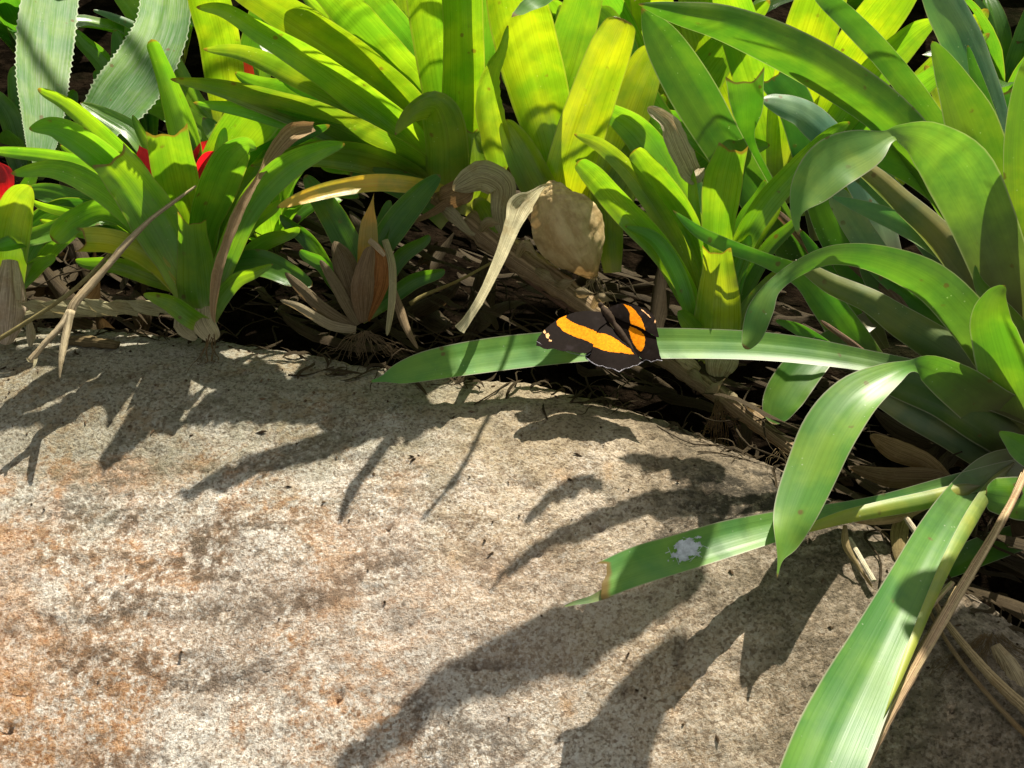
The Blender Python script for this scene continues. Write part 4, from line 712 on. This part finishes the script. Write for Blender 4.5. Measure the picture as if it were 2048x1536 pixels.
rstick([(1835, 1180, 7), (1905, 1300, 10), (1985, 1400, 12), (2090, 1510, 16)], 'thin brown stalk just below the dull one at the right edge', (0.30, 0.20, 0.12), 0.004)
def dleaf(pts, lab, col, **k): return tag(leaf(None, pts, col, M_DEAD, cup=-0.4, wave=0.12, name='dead_leaf', **k), lab, 'dead leaf')
dleaf([(1690, 1050, 56, 8), (1692, 1090, 55.4, 16), (1715, 1130, 55, 8), (1745, 1175, 54.4, 5)], 'curled tan dead leaf scrap beside the short pale stalk', (0.42, 0.30, 0.17), n=18)
dleaf([(1860, 1010, 58, 10), (1800, 1030, 57.3, 26), (1740, 1038, 56.8, 24), (1690, 1036, 56.5, 8)], 'crumpled pink-tan dead leaf under the brown-edged leaf', (0.5, 0.32, 0.22), n=20)
dleaf([(1820, 1010, 58, 24), (1800, 1060, 57, 34), (1800, 1110, 56, 24), (1815, 1150, 55, 10)], 'folded olive-brown dead leaf between the bitten leaf and the big leaf', (0.34, 0.24, 0.12), n=20)
dleaf([(1990, 1290, 51.6, 20), (2020, 1340, 50.9, 44), (2050, 1400, 50.1, 40)], 'wide papery dead leaf at the right edge on the dark rock', (0.5, 0.38, 0.26), n=18)
# ------------------------------------------------------------------ litter (uncountable)
def litter():
    rs = random.Random(77); vs = []; fs = []; uvs = []
    for i in range(980):
        x = rs.uniform(-0.5, 0.45); yb = float(np.interp(x, cxs, cys)); y = yb + rs.uniform(0.012, 0.30)
        z = -0.06 + rs.uniform(0, 0.05) * (1 if rs.random() < 0.5 else 0.4)
        L = rs.uniform(0.015, 0.06); w = rs.uniform(0.0012, 0.0075)
        if i < 260: y = yb - rs.uniform(0.0, 0.022) * rs.random(); z = rock_z(x, y) + 0.0015; L *= 0.45; w *= 0.4; a = rs.uniform(0, math.pi * 2); T = Vector((math.cos(a), math.sin(a) * 0.7, (rs.uniform(-0.3, 0.3) if i >= 260 else rs.uniform(-0.06, 0.06)))).normalized()
        Wd = T.cross(Vector((rs.uniform(-.4, .4), rs.uniform(-.4, .4), 1))).normalized(); N = T.cross(Wd); o = len(vs); bend = rs.uniform(-0.005, 0.005); b2 = rs.uniform(-0.003, 0.003); n = 7
        for k in range(n):
            t = k / (n - 1) - 0.5; c = Vector((x, y, z)) + T * (t * L) + N * (bend * (t * t * 4 - 1)) + Wd * b2 * math.sin(t * 6)
            hw = w * (1 - (2 * t) ** 4 * 0.8) * 0.5
            for s in (-1, 0, 1): vs.append(tuple(c + Wd * hw * s + N * (0.25 * hw * abs(s)))); uvs.append(((s + 1) / 2, k / (n - 1)))
        for k in range(n - 1):
            for s in (0, 1): fs.append((o + k * 3 + s, o + k * 3 + s + 1, o + k * 3 + s + 4, o + k * 3 + s + 3))
    for i in range(70):                                              # papery curled sheaths
        x = rs.uniform(-0.45, 0.42); yb = float(np.interp(x, cxs, cys)); y = yb + rs.uniform(0.02, 0.2); z = -0.05 + rs.uniform(0, 0.03)
        L = rs.uniform(0.03, 0.08); w = rs.uniform(0.005, 0.011); a = rs.uniform(0, 6.28); T = Vector((math.cos(a), math.sin(a) * 0.8, rs.uniform(-0.1, 0.6))).normalized()
        Wd = T.cross(Vector((rs.uniform(-.6, .6), rs.uniform(-.6, .6), 1))).normalized(); N = T.cross(Wd); o = len(vs); n = 9; cu = rs.uniform(0.5, 1.3); tw = rs.uniform(-1.2, 1.2); cb = rs.uniform(-.03, .03)
        for k in range(n):
            t = k / (n - 1) - 0.5; Rm = Matrix.Rotation(tw * t, 3, T); W2 = Rm @ Wd; N2 = Rm @ N
            c = Vector((x, y, z)) + T * (t * L) + N * cb * (t * t * 4); hw = w * (1 - abs(2 * t) ** 3 * 0.85) * rs.uniform(0.85, 1.1)
            for s in range(5): u = s / 2 - 1; vs.append(tuple(c + W2 * hw * u * (1 - 0.2 * abs(u)) + N2 * (cu * hw * u * u))); uvs.append(((u + 1) / 2, k / (n - 1)))
        for k in range(n - 1):
            for s in range(4): fs.append((o + k * 5 + s, o + k * 5 + s + 1, o + k * 5 + s + 6, o + k * 5 + s + 5))
    acc = (vs, fs, uvs)
    for i in range(240):                                             # tangled roots
        x = rs.uniform(-0.45, 0.42); yb = float(np.interp(x, cxs, cys)); y = yb + rs.uniform(0.0, 0.14); z = rs.uniform(-0.05, -0.008); pts = []; a = rs.uniform(0, 6.28)
        for k in range(5):
            pts.append((x, y, max(z, rock_z(x, y, False) + 0.001), rs.uniform(0.0003, 0.0008))); a += rs.uniform(-1.1, 1.1); st_ = rs.uniform(0.006, 0.02); x += math.cos(a) * st_; y += math.sin(a) * st_; z += rs.uniform(-0.008, 0.008)
        tube3('r', pts, None, None, None, 10, 4, 0.2, merge=acc)
    me = bpy.data.meshes.new('leaf_litter'); me.from_pydata(vs, [], fs); setuv(me, uvs)
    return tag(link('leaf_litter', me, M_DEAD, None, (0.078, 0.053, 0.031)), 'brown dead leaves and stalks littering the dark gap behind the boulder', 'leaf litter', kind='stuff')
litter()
def grit():
    rs = random.Random(9); vs = []; fs = []
    for i in range(230):
        x = rs.uniform(-0.30, 0.30); yb = float(np.interp(x, cxs, cys)); y = yb - abs(rs.gauss(0, 0.09)) - 0.002
        z = rock_z(x, y); r = rs.uniform(0.0003, 0.0011); ax_ = Vector((rs.uniform(-1, 1), rs.uniform(-1, 1), rs.uniform(-.2, .2))).normalized(); el = rs.uniform(1, 3.5) if rs.random() < 0.4 else 1
        o = len(vs)
        for q in ((1, 0, 0), (-1, 0, 0), (0, 1, 0), (0, -1, 0), (0, 0, 1), (0, 0, -1)):
            v = Vector(q) * r * rs.uniform(0.6, 1.2); v += ax_ * (v.dot(ax_)) * (el - 1); vs.append((x + v.x, y + v.y, z + r * 0.5 + v.z))
        for a in ((0, 2, 4), (2, 1, 4), (1, 3, 4), (3, 0, 4), (2, 0, 5), (1, 2, 5), (3, 1, 5), (0, 3, 5)): fs.append(tuple(o + k for k in a))
    me = bpy.data.meshes.new('grit'); me.from_pydata(vs, [], fs)
    tag(link('grit', me, plain('grit_brown', (0.09, 0.06, 0.035), 0.9, 0.1, 90, 0.7), smooth=False), 'dark crumbs of soil and bark sprinkled over the boulder', 'grit', kind='stuff')
grit()
# spider silk on the bitten leaf
def silk():
    rs = random.Random(5); acc = ([], [], [])
    c = P(1372, 1099, 53.35)
    ax = (P(1420, 1085, 53.1) - P(1330, 1112, 53.0)).normalized(); V = (CAM - c).normalized(); up = ax.cross(V).normalized()
    if up.z < 0: up = -up
    n = 34; vs_ = []; keep = {}
    for i in range(n + 1):
        for j in range(n + 1):
            a = 2 * i / n - 1; b = 2 * j / n - 1; q = c + ax * a * 0.0095 + up * (b * 0.0058 + a * 0.0008)
            h = 0.0005 + 0.00022 * noise.fractal(Vector((a * 4, b * 4, 2)), 1, 2, 4); rr = a * a + b * b + 0.9 * noise.fractal(Vector((a * 2.6, b * 2.6, 7)), 1, 2, 4)
            keep[(i, j)] = (len(vs_), rr < 0.72); vs_.append(tuple(q + V * (h if rr < 0.6 else 0.0003)))
    fs_ = [(keep[(i, j)][0], keep[(i + 1, j)][0], keep[(i + 1, j + 1)][0], keep[(i, j + 1)][0]) for i in range(n) for j in range(n) if keep[(i, j)][1] and keep[(i + 1, j + 1)][1] and keep[(i + 1, j)][1] and keep[(i, j + 1)][1]]
    acc[0].extend(vs_); acc[1].extend(fs_); acc[2].extend([(0.5, 0.5)] * len(vs_))
    for i in range(26):
        an = rs.uniform(0, 6.28); r_ = rs.uniform(0.5, 1.0); q = c + ax * math.cos(an) * 0.0085 * r_ + up * math.sin(an) * 0.005 * r_ + V * 0.0010
        a2 = an + rs.uniform(-1.5, 1.5); L = rs.uniform(0.0008, 0.0028); dv = ax * math.cos(a2) + up * math.sin(a2)
        tube3('s', [(*(q - dv * L), 0.00004), (*(q + V * 0.0004 + dv * L * 0.2 * rs.uniform(-1, 1)), 0.00009), (*(q + dv * L), 0.00004)], None, None, None, 4, 4, 0.3, merge=acc)
    return tag(merged('spider_web', acc, None, plain('silk_white', (0.50, 0.54, 0.56), 0.8, 0.1, 420, 0.25), (1, 1, 1)), 'small tangle of whitish spider silk stuck on the bitten leaf', 'spider web')
silk()
# ------------------------------------------------------------------ butterfly
def butterfly():
    ZO = lambda zx, zy: (1040 + zx * 0.15625, 560 + zy * 0.15625)
    b0 = P(*ZO(1075, 400), 64.3); b1 = P(*ZO(1490, 960), 62.6)
    bf = thing('butterfly', (b0 + b1) / 2, 'black butterfly with bright orange wing bands resting on the long green leaf', 'butterfly')
    ax = (b1 - b0).normalized()
    def plane(nrm):
        n = Vector(nrm); n = (n - ax * n.dot(ax)).normalized()
        return n
    nl = plane((0.04, -0.16, 0.98)); nr = plane((-0.34, -0.25, 0.9))
    def proj(zx, zy, n, lift=0.0):
        x, y = ZO(zx, zy); r = ray(x, y); t = (b0 - CAM).dot(n) / r.dot(n); return CAM + r * t + n * lift
    def mat(name, col, mottle=0.0):
        M = NT(name); tc = M.n.new('ShaderNodeTexCoord'); n = M.noise(tc.outputs['Object'], 900, 3, 0.7); n2 = M.noise(tc.outputs['Object'], 160, 3)
        c = M.mix(M.ramp(n, 0.3, 0.75), tuple(k * 0.75 for k in col), tuple(min(1, k * 1.25) for k in col))
        if mottle: c = M.mix(M.math('MULTIPLY', M.ramp(n2, 0.58, 0.75), 0.35), c, (0.04, 0.03, 0.034))  # patchy lighter tone mixed into the wing colour by noise
        M.put(M.b.inputs['Base Color'], c); M.b.inputs['Roughness'].default_value = 0.75; M.b.inputs['Specular IOR Level'].default_value = 0.06
        return M.m
    MB = mat('wing_black', (0.009, 0.005, 0.0035), 1.0); MO = mat('wing_orange', (0.93, 0.27, 0.003)); MP = mat('wing_peach_spot', (0.95, 0.48, 0.22)); MW = mat('wing_white_fringe', (0.36, 0.34, 0.38))
    def wing(name, outline, bands, n, lift, veins, fringe=(), dome=0.0):
        rs = random.Random(hash(len(outline)))
        def dens(poly, step=28, jag=0):
            out = []
            for i in range(len(poly)):
                a = Vector(poly[i]); b = Vector(poly[(i + 1) % len(poly)]); m = max(1, int((b - a).length / step))
                for k in range(m):
                    q = a.lerp(b, k / m)
                    if k and jag: q += Vector((rs.uniform(-jag, jag), rs.uniform(-jag, jag)))
                    out.append(q)
            return out
        pts = dens(outline, 40, 2.5); edges = [(i, (i + 1) % len(pts)) for i in range(len(pts))]; polys = []
        no = len(pts)
        for bp, mi in bands:
            q = dens(bp, 14, 4.5); s = len(pts); pts += q; edges += [(s + i, s + (i + 1) % len(q)) for i in range(len(q))]; polys.append((q, mi))
        def inside(p, poly):
            c = False; j = len(poly) - 1
            for i in range(len(poly)):
                a, b = poly[i], poly[j]
                if (a.y > p.y) != (b.y > p.y) and p.x < (b.x - a.x) * (p.y - a.y) / (b.y - a.y + 1e-9) + a.x: c = not c
                j = i
            return c
        outp = pts[:no]; xs = [p.x for p in outp]; ys = [p.y for p in outp]
        gx = min(xs)
        while gx < max(xs):
            gy = min(ys)
            while gy < max(ys):
                q = Vector((gx + rs.uniform(-8, 8), gy + rs.uniform(-8, 8)))
                if inside(q, outp): pts.append(q)
                gy += 45
            gx += 45
        r = delaunay_2d_cdt([Vector(p) for p in pts], edges, [], 0, 1e-4)
        V2, F2 = r[0], r[2]
        fcs = []; mis = []
        for f in F2:
            c = sum((V2[i] for i in f), Vector((0, 0))) / len(f)
            if not inside(c, outp): continue
            mi = 0
            for q, m in polys:
                if inside(c, q): mi = m
            fcs.append(f); mis.append(mi)
        bc = Vector((1250, 650)); mx = max((Vector(p) - bc).length for p in outp)
        vs3 = []
        for p in V2:
            rr = (Vector(p) - bc).length / mx
            vv = sum(math.exp(-((Vector(p) - Vector(a)).cross(Vector(b) - Vector(a)) / (Vector(b) - Vector(a)).length / 9) ** 2) for a, b in veins)
            vs3.append(proj(p.x, p.y, n, lift + dome * math.sin(min(rr, 1) * math.pi) + 0.00025 * min(vv, 1)))
        me = bpy.data.meshes.new(name); me.from_pydata([tuple(v) for v in vs3], [], fcs)
        for m in (MB, MO, MP, MW): me.materials.append(m)
        me.polygons.foreach_set('material_index', mis); o = link(name, me, None, bf)
        if fringe:
            acc = ([], [], [])
            fr = [(*proj(a, b, n, lift + 0.0002), 0.00020 * w) for a, b, w in fringe]
            for i in range(len(fr) - 1):
                tube3('f', [fr[i], tuple((np.array(fr[i]) + np.array(fr[i + 1])) / 2), fr[i + 1]], None, None, None, 4, 5, 0.3, merge=acc)
            merged('wing_fringe', acc, o, MW, (1, 1, 1))
        return o
    # left hind wing (lies beneath), left fore wing
    wing('hind_wing', [(1110, 520), (1000, 600), (920, 720), (880, 850), (835, 985), (880, 1030), (930, 1065), (1000, 1100), (1060, 1100), (1110, 1128), (1180, 1130), (1225, 1155), (1270, 1178), (1310, 1150), (1350, 1130), (1400, 1125), (1450, 1100), (1500, 1095), (1545, 1060), (1585, 1042), (1530, 1000), (1470, 930), (1380, 820), (1250, 700)],
         [([(930, 860), (950, 690), (1010, 695), (1080, 700), (1160, 725), (1240, 775), (1330, 850), (1400, 890), (1465, 965), (1400, 965), (1300, 945), (1180, 940), (1060, 915)], 1)], nl, 0.0, [((1180, 640), (1000, 1080)), ((1200, 650), (1180, 1120)), ((1220, 660), (1350, 1120)), ((1230, 670), (1480, 1080))],
         [(840, 990, 1.3), (880, 1030, 1.6), (930, 1066, 1.4), (1000, 1102, 1.3), (1060, 1103, 1), (1110, 1130, 1.2), (1180, 1132, 1), (1225, 1158, 1.2), (1270, 1180, 1.5), (1310, 1152, 1.3), (1350, 1132, 1.2), (1400, 1127, 1), (1450, 1102, 1), (1500, 1096, .9), (1545, 1062, 1.3), (1585, 1042, 1)], dome=0.001)
    wing('fore_wing', [(1075, 470), (1020, 440), (900, 430), (790, 435), (690, 450), (590, 485), (520, 512), (450, 552), (390, 590), (330, 640), (280, 690), (240, 735), (212, 790), (205, 850), (250, 862), (300, 895), (350, 908), (420, 900), (480, 925), (560, 945), (620, 940), (700, 962), (770, 970), (850, 978), (905, 940), (934, 862), (955, 775), (976, 692), (1010, 640), (1080, 585), (1130, 540)],
         [([(590, 487), (575, 515), (620, 545), (690, 590), (770, 620), (840, 640), (910, 668), (975, 690), (965, 760), (940, 858), (880, 830), (800, 795), (720, 775), (660, 745), (610, 720), (550, 690), (510, 640), (470, 605), (462, 565), (490, 525), (540, 500)], 1),
          ([(315, 655), (330, 690), (318, 708), (292, 685)], 2), ([(325, 712), (360, 700), (378, 730), (362, 775), (335, 760)], 2), ([(370, 780), (405, 795), (398, 812), (365, 806)], 2)], nl, 0.0006, [((1060, 520), (700, 930)), ((1060, 520), (500, 900)), ((1060, 520), (300, 800)), ((1060, 520), (940, 860))],
         [(212, 800, .8), (250, 822, 1.1), (290, 850, 1), (330, 880, 1.1), (370, 862, .6), (450, 880, 1), (520, 905, .7), (570, 915, .9), (640, 945, .6), (740, 965, .9), (800, 985, 1), (860, 978, .8), (905, 945, .6)], dome=0.0018)
    wing('hind_wing', [(1140, 440), (1250, 490), (1395, 545), (1500, 590), (1610, 650), (1690, 705), (1745, 735), (1760, 830), (1780, 900), (1790, 960), (1820, 1035), (1760, 1022), (1720, 1035), (1680, 1050), (1650, 1030), (1610, 1018), (1580, 1035), (1540, 1000), (1495, 960), (1400, 850), (1290, 700), (1190, 560)],
         [([(1408, 592), (1480, 625), (1550, 665), (1590, 705), (1603, 760), (1600, 830), (1580, 890), (1545, 925), (1500, 890), (1455, 820), (1415, 720), (1392, 640)], 1)], nr, 0.0, [((1370, 640), (1700, 1000)), ((1370, 640), (1760, 900)), ((1370, 640), (1600, 1000))],
         [(1580, 1037, 1), (1612, 1020, 1.1), (1650, 1032, 1), (1680, 1052, 1.1), (1720, 1037, 1), (1760, 1024, 1), (1822, 1037, 1.2)], dome=0.0006)
    wing('fore_wing', [(1110, 400), (1150, 372), (1200, 350), (1260, 328), (1320, 318), (1390, 325), (1450, 332), (1520, 352), (1580, 375), (1640, 405), (1690, 440), (1725, 490), (1745, 545), (1750, 600), (1765, 660), (1782, 742), (1740, 738), (1690, 708), (1620, 668), (1540, 628), (1460, 598), (1400, 570), (1300, 530), (1190, 470)],
         [([(1312, 320), (1360, 335), (1400, 345), (1450, 380), (1490, 415), (1520, 465), (1560, 510), (1582, 570), (1598, 620), (1615, 665), (1550, 630), (1480, 602), (1420, 572), (1412, 520), (1415, 460), (1390, 400), (1350, 350)], 1),
          ([(1545, 370), (1600, 420), (1650, 455), (1682, 495), (1668, 500), (1620, 450), (1565, 410)], 2), ([(1738, 500), (1752, 535), (1735, 565), (1722, 550)], 2)], nr, 0.0006, [((1180, 430), (1560, 620)), ((1180, 430), (1700, 640)), ((1180, 430), (1700, 500))], dome=0.0012)
    # body: one continuous skinned surface
    bd = lambda t, h: b0.lerp(b1, t) + (nl + nr).normalized() * h
    sk = [(-0.14, 0.0018, 0.0010), (-0.10, 0.0018, 0.0016), (-0.05, 0.0015, 0.0013), (0.0, 0.0016, 0.0019), (0.10, 0.0018, 0.0024), (0.22, 0.0015, 0.0021), (0.32, 0.0010, 0.0014), (0.45, 0.0009, 0.0019), (0.6, 0.0006, 0.0018), (0.78, 0.0003, 0.0013), (0.93, 0.0, 0.0005)]
    arr = []
    for t, h, r in sk: p = bd(t, h); arr.append((p.x, p.y, p.z, r))
    body = tube3('body', arr, bf, mat('butterfly_body_fur', (0.045, 0.03, 0.02)), (1, 1, 1), 60, 14, 0.05)
    MA = mat('antenna_brown', (0.05, 0.035, 0.02)); h0 = bd(-0.14, 0.0022); side = ax.cross(nl).normalized()
    for s in (-1, 1):
        q1 = h0 - ax * 0.006 + side * 0.0022 * s + nl * 0.002; q2 = h0 - ax * 0.0125 + side * 0.005 * s + nl * 0.003
        tube3('antenna', [(*h0, 0.00012), (*q1, 0.00011), (*(q1.lerp(q2, 0.8)), 0.00013), (*q2, 0.00032)], bf, MA, (1, 1, 1), 14, 6)
        tube3('leg', [(*bd(0.05, 0.0005), 0.0002), (*(bd(0.0, -0.0005) + side * 0.004 * s), 0.00016), (*(bd(-0.05, -0.004) + side * 0.005 * s), 0.0001)], bf, MA, (1, 1, 1), 10, 5)
    return bf
butterfly()
# ------------------------------------------------------------------ added branch above the frame, unseen: leaves placed to shade rock and plants
OB = thing('added_shade_branch', (0.0, 1.45, 0.77), 'added unseen branch above the picture, its leaves placed to shade boulder and plants', 'branch')
br_pts = [Vector((-0.75, 1.55, 0.80)), Vector((-0.35, 1.48, 0.77)), Vector((0.0, 1.45, 0.77)), Vector((0.35, 1.42, 0.80)), Vector((0.75, 1.42, 0.86))]
def shade(pts, t=0.32, n=26, tip='blunt', tl=0.08, t_end=None):
    """pts base to tip on the rock in photo pixels (x, y, width); the leaf hangs t metres up the sun's ray"""
    sp = spline([tuple(p) for p in pts], n); out = []
    te = t if t_end is None else t_end; cs = []
    for k, (v, q) in enumerate(sp):
        a = sp[max(k - 1, 0)][1]; b = sp[min(k + 1, n)][1]; tx, ty = b[0] - a[0], b[1] - a[1]; l = math.hypot(tx, ty) or 1
        hx, hy = -ty / l * q[2] / 2, tx / l * q[2] / 2; tt_ = t + (te - t) * v
        hr = (lambda X, Y: P(X, Y, q[3])) if len(q) > 3 else hit_rock
        c = hr(q[0], q[1]) + SUN * tt_; e = hr(q[0] + hx, q[1] + hy) + SUN * tt_
        cs.append((v, c, e - c))
    for k, (v, c, w) in enumerate(cs):
        T = (cs[min(k + 1, n)][1] - cs[max(k - 1, 0)][1]).normalized(); N = T.cross(w).normalized()
        if N.z < 0: N = -N
        out.append((v, c, w * tipmul(v, tip, tl), N))
    b = out[0][1]; tgt = min((br_pts[i].lerp(br_pts[i + 1], f / 10) for i in range(4) for f in range(11)), key=lambda p: (p - b).length)
    b1 = b + SUN * 0.2; m = b + SUN * 0.42
    lf = ribbon('leaf', out, OB, M_GLOSS, (0.14, 0.3, 0.03), 0.1, 0.03)  # unseen leaf added to block the sun
    tube3('shade_leaf_stalk', [(*b, 0.0007), (*b1, 0.0006), (*m, 0.0005), (*tgt, 0.0006)], lf, M_STEM, (0.16, 0.2, 0.06), 12, 6)
tube3('branch', [(*p, r) for p, r in zip(br_pts, (0.006, 0.005, 0.005, 0.005, 0.006))], OB, M_STEM, (0.16, 0.12, 0.08), 50, 10, 0.08)  # added to carry the sun-blocking leaves
SH = [
 ([(-150, 725, 60), (100, 722, 50), (330, 738, 44), (560, 745, 34)], 0.27),
 ([(-150, 880, 70), (0, 852, 36), (110, 836, 26), (180, 800, 20)], 0.28),
 ([(350, 760, 100), (300, 815, 66), (248, 872, 42), (205, 925, 30)], 0.28),
 ([(560, 750, 120), (480, 800, 90), (400, 830, 46), (368, 848, 8)], 0.27),
 ([(780, 760, 120), (670, 805, 90), (560, 826, 50), (440, 836, 16)], 0.27),
 ([(860, 800, 80), (760, 845, 66), (650, 892, 50), (500, 946, 46), (352, 990, 30)], 0.30),
 ([(800, 840, 40), (700, 890, 26), (610, 928, 16), (500, 985, 6)], 0.28),
 ([(810, 850, 30), (760, 910, 22), (705, 985, 22), (676, 1050, 12)], 0.28),
 ([(880, 825, 40), (860, 835, 44), (830, 860, 36), (806, 900, 8)], 0.27),
 ([(1000, 790, 10), (968, 850, 10), (930, 930, 10), (892, 988, 13), (838, 1052, 7)], 0.28),
 ([(1450, 952, 30), (1400, 945, 50), (1320, 935, 36), (1230, 930, 14)], 0.28),
 ([(1200, 985, 24), (1160, 985, 40), (1110, 1000, 34), (1045, 1058, 18)], 0.29),
 ([(1460, 1012, 40), (1400, 1010, 60), (1280, 1025, 50), (1150, 1075, 40), (1040, 1130, 26), (975, 1200, 6)], 0.30),
 ([(-150, 620, 110, 71), (60, 610, 110, 71), (250, 600, 100, 71), (330, 590, 40, 71)], 0.36),
 ([(960, 470, 90, 76), (840, 500, 110, 75), (720, 500, 100, 74), (600, 480, 60, 73)], 0.38),
 ([(1500, 700, 80, 69), (1400, 690, 100, 69.5), (1280, 640, 60, 71)], 0.36),
 ([(620, 640, 90, 70), (520, 650, 90, 70), (440, 600, 50, 70)], 0.36),
 ([(1400, 1168, 50), (1330, 1195, 80), (1230, 1240, 110), (1080, 1300, 120), (900, 1390, 90), (740, 1490, 56), (640, 1570, 20)], 0.36),
 ([(1350, 1290, 50), (1290, 1390, 110), (1235, 1490, 140), (1200, 1620, 160)], 0.38),
 ([(1150, 1235, 40), (1110, 1260, 80), (1085, 1320, 100)], 0.36),
 ([(2150, 1250, 240), (2000, 1300, 240), (1850, 1350, 160), (1800, 1480, 160)], 0.42),
 ([(2250, 720, 200, 64), (2120, 770, 180, 62), (1980, 800, 140, 62), (1860, 830, 40, 62)], 0.40),
 ([(2250, 560, 130, 67), (2100, 600, 100, 66), (1960, 640, 80, 66), (1840, 600, 50, 66)], 0.42),
 ([(2250, 900, 180, 61), (2120, 930, 170, 60), (2000, 950, 120, 59), (1930, 960, 30, 58)], 0.42),
 ([(2150, 420, 90, 70), (2000, 400, 80, 69), (1880, 430, 60, 68), (1780, 470, 20, 68)], 0.42),
 ([(1700, 560, 70, 70), (1600, 480, 80, 71), (1480, 400, 60, 71), (1400, 330, 20, 71)], 0.36),
 ([(1750, 300, 90, 68), (1600, 180, 90, 67), (1450, 120, 60, 67)], 0.36),
 ([(820, 520, 100, 73), (700, 560, 110, 71), (560, 560, 80, 71), (470, 540, 30, 70)], 0.36),
 ([(1300, 640, 110, 72), (1150, 600, 110, 72), (980, 560, 110, 74), (860, 560, 60, 73)], 0.36),
 ([(2200, 1450, 260), (2000, 1500, 200), (1850, 1540, 160), (1740, 1560, 100)], 0.44),
]
random.seed(3)
for q, t in SH: shade(q, t)
